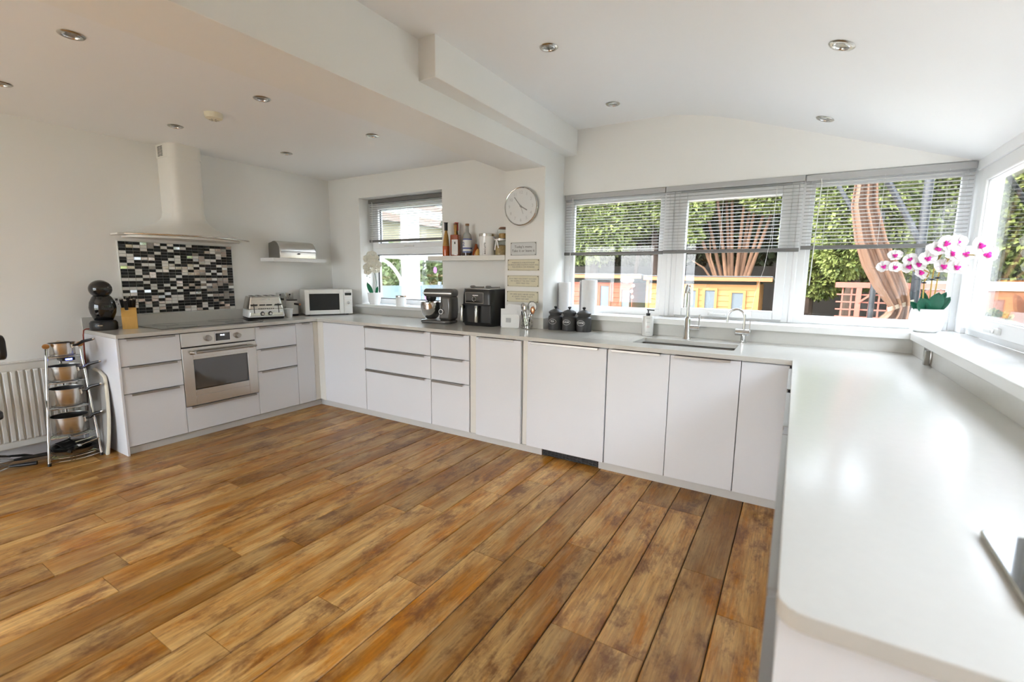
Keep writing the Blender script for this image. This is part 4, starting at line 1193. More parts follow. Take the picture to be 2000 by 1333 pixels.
ab = thing('bottle', 'small amber flask with sloping shoulders behind the spirit bottle', 'bottle', (1.520, 0.622, ZS), 0, 'bottles on the long shelf')
MB().lathe([(0, 0), (0.036, 0), (0.038, 0.02), (0.030, 0.05), (0.014, 0.085), (0.010, 0.11), (0, 0.11)], 22).obj('glass_body', 'amber', ab, ang=50)
cd_ = MB().box(-0.055, 0, 0, 0.055, 0.003, 0.165).obj('recipe_card', 'plaque_cream', None, 0, loc=(1.618, 0.651, ZS), rot=(-0.06, 0, 0))
tag(cd_, 'thin upright card with faint print leaning behind the biscuit tin', 'card')
pr_ = thing('wooden_pear', 'small orange wooden pear ornament between card and biscuit tin', 'ornament', (1.571, 0.575, ZS))
MB().lathe([(0, 0), (0.022, 0.002), (0.027, 0.02), (0.018, 0.045), (0.009, 0.06), (0, 0.064)], 18).obj('body', 'bamboo', pr_, ang=60)
MB().tube([(0, 0, 0.062), (0.003, 0, 0.075)], 0.0015, 5).obj('stalk', 'cork_brown', pr_)
bt = thing('biscuit_tin', 'white biscuit tin with a steel lid on the long shelf', 'tin', (1.677, 0.574, ZS), math.radians(5))
MB().lathe([(0, 0), (0.070, 0), (0.072, 0.003), (0.072, 0.168), (0, 0.168)], 36).obj('body', 'ceramic', bt)
MB().lathe([(0, 0.168), (0.075, 0.168), (0.075, 0.190), (0.072, 0.193), (0, 0.193)], 36).obj('lid', 'steel', bt)
text_mesh('lettering', 'BISCUITS', 0.022, 'ink', bt, (0.0722 * math.sin(0.22), -0.0722 * math.cos(0.22), 0.06), (H90, -H90, 0.22), 0.0012, spacing=1.15, bold=0.0006)
jr = thing('glass_jar', 'ribbed glass storage jar tied with a white ribbon beside the pier', 'jar', (1.822, 0.590, ZS))
rj = MB()
N_ = 48
V = []
for r, z in ((0.058, 0), (0.062, 0.004), (0.062, 0.115), (0.056, 0.128)):
    for i in range(N_):
        rr_ = r + (0.0018 if i % 2 else 0); a = 2 * PI * i / N_
        V.append((rr_ * math.cos(a), rr_ * math.sin(a), z))
rj.add(V, [(k * N_ + i, k * N_ + (i + 1) % N_, (k + 1) * N_ + (i + 1) % N_, (k + 1) * N_ + i) for k in range(3) for i in range(N_)] + [tuple(range(N_ - 1, -1, -1))])
rj.obj('glass_wall', 'jar_glass', jr)
MB().lathe([(0, 0.003), (0.056, 0.003), (0.056, 0.085), (0, 0.095)], 28).obj('contents', 'jar_content', jr)
MB().lathe([(0, 0.128), (0.060, 0.128), (0.060, 0.146), (0, 0.148)], 28).obj('lid', 'steel', jr)
rb = MB().tube([(0.0595 * math.cos(i * PI / 16), 0.0595 * math.sin(i * PI / 16), 0.136) for i in range(32)], 0.003, 5, True)
rb.tube([(-0.02, -0.061, 0.136), (-0.045, -0.068, 0.142), (-0.04, -0.066, 0.128), (-0.015, -0.063, 0.134)], 0.003, 5)
rb.bar((-0.018, -0.064, 0.134), (-0.030, -0.069, 0.045), 0.011, 0.0015, (0, 1, 0)).bar((-0.012, -0.064, 0.134), (0.010, -0.069, 0.062), 0.011, 0.0015, (0, 1, 0))
rb.obj('ribbon', 'ribbon', jr)
kj = thing('clip_jar', 'small clip-top jar with a brown lid stacked on the ribbed jar', 'jar', (1.838, 0.590, ZS + 0.1485))
MB().lathe([(0, 0), (0.040, 0), (0.044, 0.006), (0.044, 0.05), (0.034, 0.068), (0.034, 0.08)], 24).obj('glass_wall', 'jar_glass', kj, ang=50)
MB().lathe([(0, 0.002), (0.038, 0.002), (0.039, 0.042), (0, 0.046)], 24).obj('contents', 'pasta_mix', kj)
MB().lathe([(0, 0.080), (0.040, 0.080), (0.041, 0.088), (0.030, 0.098), (0, 0.099)], 24).obj('lid', 'rim_brown', kj)
MB().tube([(-0.036, -0.01, 0.09), (-0.050, -0.012, 0.075), (-0.048, -0.012, 0.045)], 0.0022, 6).obj('clip', 'chrome', kj)

# ------------------------------------------------------------------ deep window sill: small orchid and candle
po = thing('potted_orchid', 'small white orchid in a white pot on the deep window sill', 'plant', (0.028, 0.735, 1.008))
MB().lathe([(0, 0), (0.050, 0), (0.066, 0.03), (0.076, 0.13), (0.073, 0.131), (0.062, 0.11), (0, 0.11)], 30).obj('pot', 'ceramic', po, ang=50)
def leaf(mb, base, tip, up, w, n=7, droop=0.02):
    b = Vector(base); t_ = Vector(tip); d = t_ - b
    side = d.cross(Vector(up)).normalized(); nrm = side.cross(d).normalized()
    s0 = len(mb.v)
    for i in range(n + 1):
        u = i / n
        ww = w * (math.sin(PI * min(1, u * 0.93 + 0.07)) ** 0.7)
        c = b + d * u - Vector((0, 0, 1)) * (droop * u * u) 
        for s_, lift in ((-1, 0.16), (-0.5, 0.05), (0, 0), (0.5, 0.05), (1, 0.16)):
            mb.v.append(tuple(c + side * (ww * s_) + nrm * (w * lift * 1.4)))
    for i in range(n):
        for j in range(4):
            mb.f.append([s0 + i * 5 + j, s0 + i * 5 + j + 1, s0 + (i + 1) * 5 + j + 1, s0 + (i + 1) * 5 + j]); mb.mi.append(mb.cm)
    return mb
def solid(o, th=0.0015):
    m_ = o.modifiers.new('thick', 'SOLIDIFY'); m_.thickness = th; m_.offset = 0
    return o
solid(leaf(MB(), (0.0, -0.02, 0.10), (-0.035, -0.065, 0.265), (0, -1, 0.2), 0.034).obj('leaf', 'leaf_green', po, recalc=False))
solid(leaf(MB(), (0.02, 0.01, 0.10), (0.05, 0.01, 0.22), (0, -1, 0.2), 0.022).obj('leaf', 'leaf_green', po, recalc=False))
MB().tube([(0.01, 0, 0.10), (0.035, 0.0, 0.24), (0.03, -0.01, 0.34), (0.02, -0.02, 0.44), (0.05, -0.02, 0.52)], 0.0032, 6).obj('stem', 'leaf_dark', po)
def flower_mesh(name, m_pet, m_lip, s=1.0):
    mb = MB()
    for ang, L_, w in ((90, 0.045, 0.021), (18, 0.050, 0.032), (162, 0.050, 0.032), (228, 0.045, 0.021), (312, 0.045, 0.021)):
        a = math.radians(ang)
        leaf(mb, (0.004 * s * math.cos(a), 0, 0.004 * s * math.sin(a)), (L_ * s * math.cos(a), -0.006 * s, L_ * s * math.sin(a)), (0, -1, 0), w * s, 6, 0.0)
    pet = mb.mesh(name, m_pet, 60, False)
    lp = MB()
    lp.ell((0, -0.012 * s, -0.006 * s), (0.010 * s, 0.012 * s, 0.013 * s), 10, 6)
    lp.ell((0.010 * s, -0.010 * s, 0.002 * s), (0.006 * s, 0.007 * s, 0.007 * s), 8, 5).ell((-0.010 * s, -0.010 * s, 0.002 * s), (0.006 * s, 0.007 * s, 0.007 * s), 8, 5)
    return pet, lp.mesh('lip', m_lip, 60)
fs_p, fs_l = flower_mesh('flower', 'petal_cream', 'petal_cream', 1.05)
fb_p, fb_l = flower_mesh('flower', 'petal', 'magenta', 1.0)
def add_flower(par, pm, lm_, loc, rot, sc):
    o = link('flower', pm, par, 0, loc, rot)
    o.scale = (sc, sc, sc)
    m_ = o.modifiers.new('thick', 'SOLIDIFY'); m_.thickness = 0.001; m_.offset = 0
    l_ = link('lip', lm_, o, 0)
    return o
rnd = random.Random(5)
for x, z in ((-0.05, 0.50), (0.0, 0.545), (0.06, 0.50), (-0.055, 0.415), (0.015, 0.44), (-0.03, 0.36), (0.055, 0.39), (0.085, 0.44)):
    add_flower(po, fs_p, fs_l, (x, -0.04 + rnd.uniform(-.02, .02), z), (rnd.uniform(-.5, .3), rnd.uniform(-.5, .5), rnd.uniform(0.0, 0.9)), rnd.uniform(0.95, 1.15))
MB().ell((-0.045, -0.06, 0.315), (0.006, 0.006, 0.006), 8, 6).ell((0.0, -0.06, 0.30), (0.004, 0.004, 0.004), 8, 6).obj('bud', 'leaf_dark', po)
ca = thing('candle_jar', 'white candle jar with a grey band on the deep window sill', 'candle', (0.455, 0.715, 1.008))
MB().lathe([(0, 0), (0.052, 0), (0.054, 0.004), (0.056, 0.105), (0.053, 0.105), (0.050, 0.085), (0, 0.085)], 28).obj('jar', 'ceramic', ca)
MB().lathe([(0.0565, 0.096), (0.058, 0.096), (0.058, 0.110), (0.0565, 0.110)], 28).obj('lid_band', 'nickel', ca)

# ------------------------------------------------------------------ stand mixer
mx_ = thing('stand_mixer', 'dark grey stand mixer with a steel bowl under the deep window', 'mixer', (1.262, 0.40, ZT), math.radians(8))
MB().prism(rrect(-0.175, -0.10, 0.155, 0.10, 0.06, 6), 'z', 0.0, 0.030).obj('base', 'mixer_grey', mx_, 0.010, seg=3)
col = MB()
prof = [(0.02, 0.028), (0.155, 0.028), (0.165, 0.12), (0.160, 0.255), (0.04, 0.255), (0.045, 0.16)]
col.prism(prof, 'y', -0.075, 0.075)
col.obj('column', 'mixer_grey', mx_, 0.028, seg=4)
hd3 = MB().prism(rrect(-0.150, 0.240, 0.172, 0.320, 0.034, 6), 'y', -0.065, 0.065)
hd3.obj('motor_head', 'mixer_grey', mx_, 0.030, seg=4)
MB().box(-0.146, -0.0665, 0.272, 0.160, -0.063, 0.283).obj('trim_band', 'chrome', mx_)
MB().lathe([(0, 0.196), (0.032, 0.196), (0.048, 0.222), (0.048, 0.244), (0, 0.244)], 24, (-0.095, 0, 0)).obj('whisk_hub', 'black_plastic', mx_)
MB().lathe([(0, 0.034), (0.045, 0.034), (0.058, 0.046), (0.088, 0.085), (0.098, 0.135), (0.100, 0.190), (0.104, 0.193), (0.097, 0.190), (0.094, 0.135), (0.084, 0.088), (0, 0.05)], 36, (-0.095, 0, 0)).obj('bowl', 'chrome', mx_, ang=50)
MB().cyl((0.065, -0.074, 0.112), (0.065, -0.092, 0.112), 0.026, 0.024, 24).obj('speed_dial', 'chrome', mx_, 0.002)
MB().cyl((0.065, -0.092, 0.112), (0.065, -0.094, 0.112), 0.018, n=20).obj('dial_face', 'black_plastic', mx_)
MB().tube([(-0.095, 0, 0.20), (-0.095, 0, 0.08)], 0.008, 8).obj('shaft', 'steel', mx_)

# ------------------------------------------------------------------ air fryer
af = thing('air_fryer', 'black dual-drawer air fryer with two upright chrome handles', 'air fryer', (1.705, 0.500, ZT), math.radians(0))
AW, AD, AH = 0.170, 0.135, 0.330
bdy = MB()
def rr_ring(w, d, r, z, bow=0.0):
    return [(x, y, z) for x, y in rrect(-w, -d, w, d, r, 6)]
rings_ = [rr_ring(AW * 0.93, AD * 0.93, 0.05, 0.0), rr_ring(AW * 0.98, AD * 0.98, 0.05, 0.02), rr_ring(AW, AD, 0.05, 0.10), rr_ring(AW, AD, 0.05, 0.20), rr_ring(AW * 0.985, AD * 0.985, 0.05, 0.27), rr_ring(AW * 0.95, AD * 0.95, 0.05, 0.318), rr_ring(AW * 0.92, AD * 0.92, 0.05, AH - 0.004)]
nR = len(rings_[0])
for r_ in rings_: bdy.v += r_
for k_ in range(len(rings_) - 1):
    for i_ in range(nR):
        bdy.f.append([k_ * nR + i_, k_ * nR + (i_ + 1) % nR, (k_ + 1) * nR + (i_ + 1) % nR, (k_ + 1) * nR + i_]); bdy.mi.append(0)
bdy.f.append(list(range(nR))); bdy.mi.append(0)
bdy.f.append([(len(rings_) - 1) * nR + i_ for i_ in range(nR)]); bdy.mi.append(0)
bdy.obj('body', 'black_plastic', af, ang=45)
MB().prism(rrect(-AW * 0.955, -AD * 0.955, AW * 0.955, AD * 0.955, 0.05, 5), 'z', AH - 0.008, AH).obj('top_trim', 'alu', af, 0.002)
MB().box(-0.115, -AD - 0.003, 0.205, 0.075, -AD + 0.01, 0.292).obj('control_glass', 'black_glass', af, 0.003)
MB().frame(-0.118, 0.202, 0.078, 0.295, 0.0028, -AD - 0.0042, -AD).obj('control_border', 'nickel', af)
MB().tube([(-0.02 + 0.019 * math.cos(i * PI / 14), -AD - 0.006, 0.238 + 0.019 * math.sin(i * PI / 14)) for i in range(28)], 0.0028, 6, True).obj('dial_ring', 'chrome', af)
MB().cyl((-0.02, -AD - 0.002, 0.238), (-0.02, -AD - 0.012, 0.238), 0.016, n=20).obj('dial', 'black_plastic', af)
MB().box(-0.038, -AD - 0.0046, 0.266, 0.020, -AD - 0.003, 0.273).obj('brand_bar', 'label_white', af)
for x0_, x1_ in ((-0.158, -0.004), (0.004, 0.158)):
    d_ = MB().box(x0_, -AD - 0.006, 0.022, x1_, -AD + 0.02, 0.192).obj('drawer', 'black_plastic', af, 0.012, seg=3)
    xc = x0_ + 0.028 if x0_ < 0 else x0_ + 0.022
    h_ = MB().box(xc - 0.015, -AD - 0.052, 0.035, xc + 0.015, -AD - 0.030, 0.185)
    h_.obj('handle', 'chrome', d_, 0.010, seg=3)
    MB().box(xc - 0.010, -AD - 0.034, 0.150, xc + 0.012, -AD - 0.004, 0.182).obj('handle_stem', 'black_plastic', d_, 0.004)
for i, (x, y, a, lab) in enumerate(((1.632, 0.475, -0.10, 'grey silicone tongs on the air fryer, on its stand mixer side'), (1.802, 0.475, -0.10, 'grey silicone tongs on the air fryer, on its letter rack side'))):
    tg = thing('tongs', lab, 'tongs', (x, y, ZT + AH), a, 'tongs on the air fryer')
    tg.scale = (0.88, 0.88, 0.88)
    for s_ in (-1, 1):
        MB().bar((-0.04, s_ * 0.010, 0.010), (0.085, s_ * 0.004, 0.012), 0.012, 0.012).obj('arm', 'tong_grey', tg, 0.003)
        MB().ell((-0.055, s_ * 0.012, 0.014), (0.028, 0.012, 0.013), 12, 8).obj('grip_head', 'tong_grey', tg)
    MB().cyl((0.085, -0.008, 0.012), (0.085, 0.008, 0.012), 0.008, n=10).obj('hinge', 'steel_dark', tg)

# ------------------------------------------------------------------ letter rack and utensil basket
lr = thing('letter_rack', 'white letter rack stuffed with envelopes beside the air fryer', 'letter rack', (2.035, 0.41, ZT), math.radians(14))
MB().box(-0.09, 0.0, 0, 0.09, 0.066, 0.008).obj('base', 'white_plastic', lr, 0.002)
MB().prism(rrect(-0.085, 0.0, 0.075, 0.115, 0.02, 4), 'y', -0.002, 0.004).xf(Matrix.Rotation(-0.12, 4, 'X')).obj('front_plate', 'white_plastic', lr, 0.002)
MB().box(-0.045, -0.006, 0.048, -0.004, -0.001, 0.085).xf(Matrix.Rotation(-0.08, 4, 'X')).obj('print', 'grey_text', lr)
MB().box(-0.085, 0.062, 0, 0.085, 0.066, 0.10).obj('back_plate', 'white_plastic', lr, 0.002)
rnd = random.Random(9)
for i, (x0_, w, h, y, a) in enumerate(((-0.105, 0.17, 0.165, 0.046, 0.05), (-0.075, 0.16, 0.185, 0.040, -0.14), (-0.060, 0.15, 0.195, 0.034, -0.22), (-0.10, 0.15, 0.150, 0.024, 0.02), (0.0, 0.085, 0.130, 0.017, 0.03))):
    e = MB().box(0, 0, 0, w, 0.003, h - 0.012)
    o = e.obj('envelope', 'paper', None, 0, loc=Vector((0, 0, 0)), rot=(0, 0, 0))
    o.location = Matrix.Translation(lr.location) @ Matrix.Rotation(math.radians(14), 4, 'Z') @ Vector((x0_, y, 0.0085 + max(0.0, -w * math.sin(a * 0.5)) if a < 0 else 0.0085))
    o.rotation_euler = (-0.05, -a * 0.5, math.radians(14))
    tag(o, 'white envelope standing in the letter rack', 'envelope', 'envelopes in the letter rack')
ub = thing('utensil_basket', 'chrome wire basket full of utensils in front of the pier', 'basket', (2.185, 0.425, ZT))
wb2 = MB()
RB = 0.052
for z in (0.004, 0.03, 0.06, 0.09, 0.12):
    wb2.tube([(RB * math.cos(i * PI / 14), RB * math.sin(i * PI / 14), z) for i in range(28)], 0.0018, 5, True)
for i in range(12):
    a = i * PI / 6
    wb2.tube([(RB * math.cos(a), RB * math.sin(a), 0.004), (RB * math.cos(a), RB * math.sin(a), 0.122)], 0.0014, 5)
for i in range(5):
    wb2.tube([(-RB * 0.9, (-2 + i) * 0.018, 0.004), (RB * 0.9, (-2 + i) * 0.018, 0.004)], 0.0014, 5)
wb2.obj('wire_body', 'chrome', ub)
def utensil(label, kind, dx, dy, tx, ty, h, m_sh, m_hd):
    b0 = Vector((2.185 + dx, 0.425 + dy, ZT + 0.008)); t0 = Vector((2.185 + tx, 0.425 + ty, ZT + h))
    u = thing(kind, label, 'utensil', b0, 0, 'utensils in the wire basket')
    d = t0 - b0
    MB().tube([(0, 0, 0), d * 0.7], 0.004, 7).obj('shaft', m_sh, u)
    hd4 = MB()
    if kind == 'serving_spoon':
        hd4.ell(d * 0.86, (0.022, 0.010, 0.034), 14, 9)
    elif kind == 'skimmer':
        hd4.cyl(d * 0.88 + Vector((0, -0.004, 0)), d * 0.88 + Vector((0, 0.004, 0)), 0.042, n=24)
        hd4.tube([d * 0.88 + Vector((0.042 * math.cos(i * PI / 12), -0.004, 0.042 * math.sin(i * PI / 12))) for i in range(24)], 0.003, 5, True)
    elif kind == 'peeler':
        hd4.bar(d * 0.68, d, 0.014, 0.010)
    else:
        for i in range(3):
            hd4.bar(d * 0.70 + Vector((-0.014 + i * 0.014, 0, 0)), d * 1.0 + Vector((-0.014 + i * 0.014, 0, 0)), 0.008, 0.003)
        hd4.bar(d * 0.69 + Vector((-0.018, 0, 0)), d * 0.69 + Vector((0.018, 0, 0)), 0.010, 0.004)
    hd4.obj('head', m_hd, u)
utensil('steel serving spoon leaning out of the wire basket', 'serving_spoon', -0.01, 0, -0.045, 0.0, 0.215, 'chrome', 'chrome')
utensil('second steel spoon in the wire basket next to the peeler', 'serving_spoon', 0.02, -0.02, -0.022, -0.02, 0.205, 'chrome', 'steel')
utensil('round wire skimmer in the wire basket', 'skimmer', -0.02, 0.01, 0.052, 0.012, 0.215, 'chrome', 'steel_dark')
utensil('black slotted turner in the wire basket', 'slotted_turner', 0.0, 0.028, 0.022, 0.034, 0.235, 'black_plastic', 'black_plastic')
utensil('white-handled peeler in the wire basket', 'peeler', 0.030, -0.028, 0.018, -0.036, 0.165, 'white_plastic', 'white_plastic')
utensil('black ladle handle in the wire basket', 'peeler', -0.025, -0.015, -0.040, -0.020, 0.150, 'black_plastic', 'black_plastic')
utensil('copper-tipped measuring spoon in the wire basket', 'serving_spoon', -0.03, 0.018, 0.062, 0.002, 0.185, 'chrome', 'copper')

# ------------------------------------------------------------------ canisters, paper rolls, soap
for lab, word, x, y, a in (('charcoal canister lettered TEA nearest the pier', 'TEA', 2.392, 0.545, 0.06), ('charcoal canister lettered SUGAR between the other two', 'SUGAR', 2.517, 0.548, 0.06), ('charcoal canister lettered COFFEE at the window end of the three', 'COFFEE', 2.643, 0.553, 0.03)):
    c = thing('canister', lab, 'canister', (x, y, ZT), a, 'charcoal canisters')
    R = 0.0605
    MB().lathe([(0, 0), (R, 0), (R * 1.01, 0.006), (R, 0.10), (R * 0.97, 0.112), (R * 0.80, 0.120), (R * 0.80, 0.132), (R * 0.95, 0.140), (R * 0.95, 0.146), (0, 0.146)], 36).obj('pot', 'charcoal', c, ang=50)
    MB().lathe([(0, 0.175), (R * 0.25, 0.174), (R * 0.72, 0.162), (R * 0.96, 0.150), (R * 0.96, 0.146), (0, 0.146)], 36).obj('lid', 'charcoal', c, ang=50)
    MB().lathe([(0.006, 0.172), (0.006, 0.178), (0.014, 0.186), (0.013, 0.196), (0, 0.200)], 18).obj('knob', 'black_plastic', c, ang=60)
    ov_ = []
    for i in range(28):
        xx = 0.033 * math.cos(i * PI / 14); zz = 0.021 * math.sin(i * PI / 14)
        ov_.append((xx - 0.005, -math.sqrt((R + 0.0012) ** 2 - (xx - 0.005) ** 2), 0.072 + zz))
    MB().tube(ov_, 0.0011, 5, True).obj('oval_border', 'label_white', c)
    text_mesh('lettering', word, 0.019 if len(word) > 3 else 0.022, 'label_white', c, (-0.005, -R - 0.0012, 0.0735), (H90, 0, 0), 0.0018, sx=0.85)
for x, r, h, lab in ((2.350, 0.052, 0.262, 'white kitchen paper roll in the sill corner by the pier'), (2.582, 0.066, 0.285, 'thicker white kitchen paper roll standing on the sill behind the canisters')):
    pr2 = thing('paper_roll', lab, 'paper roll', (x, 0.80, 1.03), 0)
    MB().lathe([(0.021, 0), (r, 0), (r * 1.01, 0.01), (r * 1.01, h - 0.01), (r, h), (0.021, h), (0.021, 0)], 36).obj('roll', 'paper', pr2)
    MB().lathe([(0.0205, 0.002), (0.0205, h - 0.002), (0.019, h - 0.002), (0.019, 0.002), (0.0205, 0.002)], 20).obj('core', 'cream_edge', pr2)
    MB().box(-0.002, -r * 1.02, 0.006, r * 0.75, -r * 1.02 + 0.0012, h - 0.006).xf(Matrix.Rotation(-1.9, 4, 'Z')).obj('loose_sheet', 'paper', pr2)
sd = thing('soap_bottle', 'white pump soap bottle beside the sink', 'bottle', (3.146, 0.609, ZT), math.radians(18))
MB().lathe([(0, 0), (0.0415, 0), (0.043, 0.003), (0.043, 0.148), (0.040, 0.153), (0, 0.153)], 32).obj('bottle_body', 'ceramic', sd, ang=50)
MB().lathe([(0, 0.153), (0.015, 0.153), (0.015, 0.172), (0, 0.172)], 18).obj('collar', 'black_plastic', sd)
MB().cyl((0, 0, 0.172), (0, 0, 0.196), 0.005, n=10).bar((-0.012, 0, 0.198), (0.044, 0, 0.194), 0.013, 0.008).obj('pump', 'black_plastic', sd, 0.002)
for z, w in ((0.135, 0.03), (0.105, 0.026), (0.075, 0.022), (0.068, 0.024), (0.03, 0.03)):
    MB().box(-w / 2, -0.0436, z - 0.0011, w / 2, -0.0425, z + 0.0011).obj('print_line', 'pink_text' if 0.06 < z < 0.08 else 'grey_text', sd)

# ------------------------------------------------------------------ taps
tp = thing('kitchen_tap', 'tall chrome pull-out mixer tap behind the sink bowl', 'tap', (3.442, 0.575, ZT))
MB().lathe([(0, 0), (0.028, 0), (0.027, 0.006), (0.022, 0.012), (0.022, 0.145), (0.0155, 0.160), (0.0125, 0.165), (0, 0.166)], 26).obj('body', 'chrome', tp, ang=50)
R_ = 0.055
sp_ = [(0, 0, 0.15), (0, 0, 0.33)] + [(0, -R_ + R_ * math.cos(a * PI / 180), 0.33 + R_ * 1.05 * math.sin(a * PI / 180)) for a in range(15, 181, 15)] 
MB().tube(sp_, 0.0122, 14).obj('spout', 'chrome', tp)
MB().tube([(0, -2 * R_, 0.335), (0, -2 * R_, 0.30), (0.0, -2 * R_ - 0.002, 0.235)], [0.0135, 0.0155, 0.0165], 16).obj('spray_head', 'chrome', tp)
MB().cyl((0.015, 0, 0.085), (0.085, 0, 0.085), 0.019, n=20).obj('lever_housing', 'chrome', tp, 0.002)
MB().tube([(0.077, 0, 0.10), (0.080, 0.0, 0.15), (0.083, 0.0, 0.182)], 0.0042, 8).obj('lever', 'chrome', tp)
t2 = thing('filter_tap', 'small chrome swan-neck filter tap at the corner end of the sink', 'tap', (3.812, 0.60, ZT))
MB().lathe([(0, 0), (0.024, 0), (0.024, 0.004), (0.017, 0.008), (0.017, 0.06), (0, 0.06)], 22).obj('body', 'chrome', t2)
MB().cyl((-0.052, 0, 0.072), (0.040, 0, 0.072), 0.022, n=22).obj('barrel', 'chrome', t2, 0.002)
nk = [(0.0, 0, 0.085), (0.0, 0, 0.175)] + [(-0.053 + 0.053 * math.cos(a * PI / 180), 0, 0.175 + 0.055 * math.sin(a * PI / 180)) for a in range(15, 181, 15)] + [(-0.108, 0, 0.135)]
MB().tube(nk, 0.0085, 12).obj('swan_neck', 'chrome', t2)
MB().tube([(0.034, 0, 0.08), (0.036, 0, 0.15)], 0.0045, 8).obj('lever', 'chrome', t2)

# ------------------------------------------------------------------ tablet
tb = thing('tablet', 'black glass tablet with a metal edge on the right hand counter', 'tablet', (4.415, -1.888, ZT), math.radians(-2))
MB().prism(rrect(0, -0.25, 0.175, 0, 0.008, 4), 'z', 0.0, 0.011).obj('case', 'nickel', tb, 0.002)
MB().prism(rrect(0.002, -0.248, 0.173, -0.002, 0.007, 4), 'z', 0.011, 0.0128).obj('screen', 'black_glass', tb)

# ------------------------------------------------------------------ large orchid
bo_ = thing('potted_orchid', 'large white and magenta orchid in a white pot in the sill corner', 'plant', (4.795, 0.765, 1.03))
MB().lathe([(0, 0), (0.052, 0), (0.075, 0.018), (0.085, 0.06), (0.083, 0.105), (0.076, 0.142), (0.072, 0.142), (0.076, 0.10), (0.066, 0.115), (0, 0.118)], 40).obj('pot', 'ceramic', bo_, ang=50)
MB().lathe([(0, 0.120), (0.072, 0.119)], 24).obj('soil', 'soil', bo_, recalc=False)
for b_, t_, w in (((-0.01, -0.03, 0.118), (-0.062, -0.095, 0.225), 0.036), ((0.012, -0.03, 0.118), (0.025, -0.08, 0.262), 0.040), ((0.03, 0.0, 0.118), (0.085, -0.055, 0.235), 0.026), ((0.02, 0.02, 0.118), (0.075, 0.0, 0.262), 0.024), ((-0.01, 0.02, 0.118), (-0.028, 0.015, 0.262), 0.024), ((-0.03, -0.01, 0.118), (-0.095, -0.045, 0.20), 0.020)):
    solid(leaf(MB(), b_, t_, (0.1, -1, 0.25), w, 8, 0.015).obj('leaf', 'leaf_dark', bo_, recalc=False))
C0 = Vector(bo_.location)
def pix(u, v, y=None, x=None):
    d = r2 * ((u - 1000) / F_PX) - u2 * ((v - 666.5) / F_PX) + fwd
    k = (y - CAM.y) / d.y if y is not None else (x - CAM.x) / d.x
    return CAM + d * k
FL = [(155, 490), (290, 495), (290, 362), (445, 490), (465, 402), (590, 565), (672, 398), (790, 282), (872, 275), (903, 212), (1025, 200), (975, 335), (1125, 340), (865, 492), (1025, 500), (1310, 242), (1372, 350), (740, 300), (560, 470)]
rnd = random.Random(12)
heads = []
for i, (a, b) in enumerate(FL):
    yy = 0.70 + rnd.uniform(-0.07, 0.05)
    u, v = 1700 + a / 6.06, 440 + b / 6.06
    p = pix(u, v, y=yy)
    if p.x > 4.885: p = pix(u, v, x=4.885 + rnd.uniform(-0.02, 0.0))
    if p.y < 0.2: p = pix(u, v, y=0.35)
    heads.append(p)
    q = p - C0
    sc = (0.80 if i in (0, 1, 2, 4) else 1.0) * rnd.uniform(0.95, 1.08)
    add_flower(bo_, fb_p, fb_l, q, (rnd.uniform(-.35, .25), rnd.uniform(-.6, .6), rnd.uniform(0.0, 0.45)), sc)
for base, mids, ids in (((-0.025, -0.005, 0.12), [(-0.035, -0.01, 0.30), (-0.02, -0.03, 0.36), (-0.12, -0.05, 0.42)], [5, 3, 1, 0]),
                        ((0.005, 0.0, 0.12), [(0.0, -0.01, 0.32), (0.0, -0.03, 0.40), (0.02, -0.05, 0.47)], [6, 7, 9, 10]),
                        ((0.02, 0.0, 0.12), [(0.025, -0.01, 0.33), (0.03, -0.03, 0.41), (0.05, -0.06, 0.46)], [13, 11, 12, 16])):
    P = [base] + mids + [tuple(heads[k] - C0 + Vector((0, 0.012, -0.004))) for k in ids]
    P2 = []
    for i in range(len(P) - 1):
        for k in range(4):
            t = k / 4.0
            P2.append(tuple(Vector(P[i]).lerp(Vector(P[i + 1]), t)))
    P2.append(P[-1])
    MB().tube(P2, 0.0036, 6).obj('stem', 'stem_brown', bo_)
    MB().ell(Vector(mids[0]) + Vector((0, 0, 0.0)), (0.014, 0.010, 0.006), 10, 6).obj('stem_clip', 'black_plastic', bo_)

# ------------------------------------------------------------------ clock and plaques on the pier
YP = 0.515
ck = thing('wall_clock', 'round white wall clock with a chrome rim on the pier', 'clock', (2.077, YP, 1.920))
def discy(mb, r, y0, y1, n=64):
    return mb.cyl((0, y0, 0), (0, y1, 0), r, n=n)
discy(MB(), 0.150, 0.0, -0.030).obj('case', 'chrome', ck)
discy(MB(), 0.150, -0.030, -0.033).obj('face', 'clock_face', ck)
MB().tube([(0.153 * math.cos(i * PI / 36), -0.034, 0.153 * math.sin(i * PI / 36)) for i in range(72)], 0.006, 8, True).obj('rim', 'chrome', ck)
for h in range(1, 13):
    a = H90 - h * PI / 6
    text_mesh('numeral', str(h), 0.036, 'numeral', ck, (0.112 * math.cos(a), -0.0335, 0.112 * math.sin(a)), (H90, 0, 0), 0.0006)
def hand(name, ang, l, w, tail, y):
    a = H90 - math.radians(ang)
    d = Vector((math.cos(a), 0, math.sin(a)))
    MB().bar(d * -tail + Vector((0, y, 0)), d * l + Vector((0, y, 0)), w, 0.0015, (0, 1, 0)).obj(name, 'clock_hand', ck)
hand('hour_hand', 119, 0.070, 0.009, 0.012, -0.036)
hand('minute_hand', 321, 0.098, 0.0065, 0.015, -0.038)
hand('second_hand', 158, 0.07, 0.0015, 0.02, -0.0395)
MB().cyl((0, -0.033, 0), (0, -0.041, 0), 0.007, n=16).obj('hub', 'clock_hand', ck)
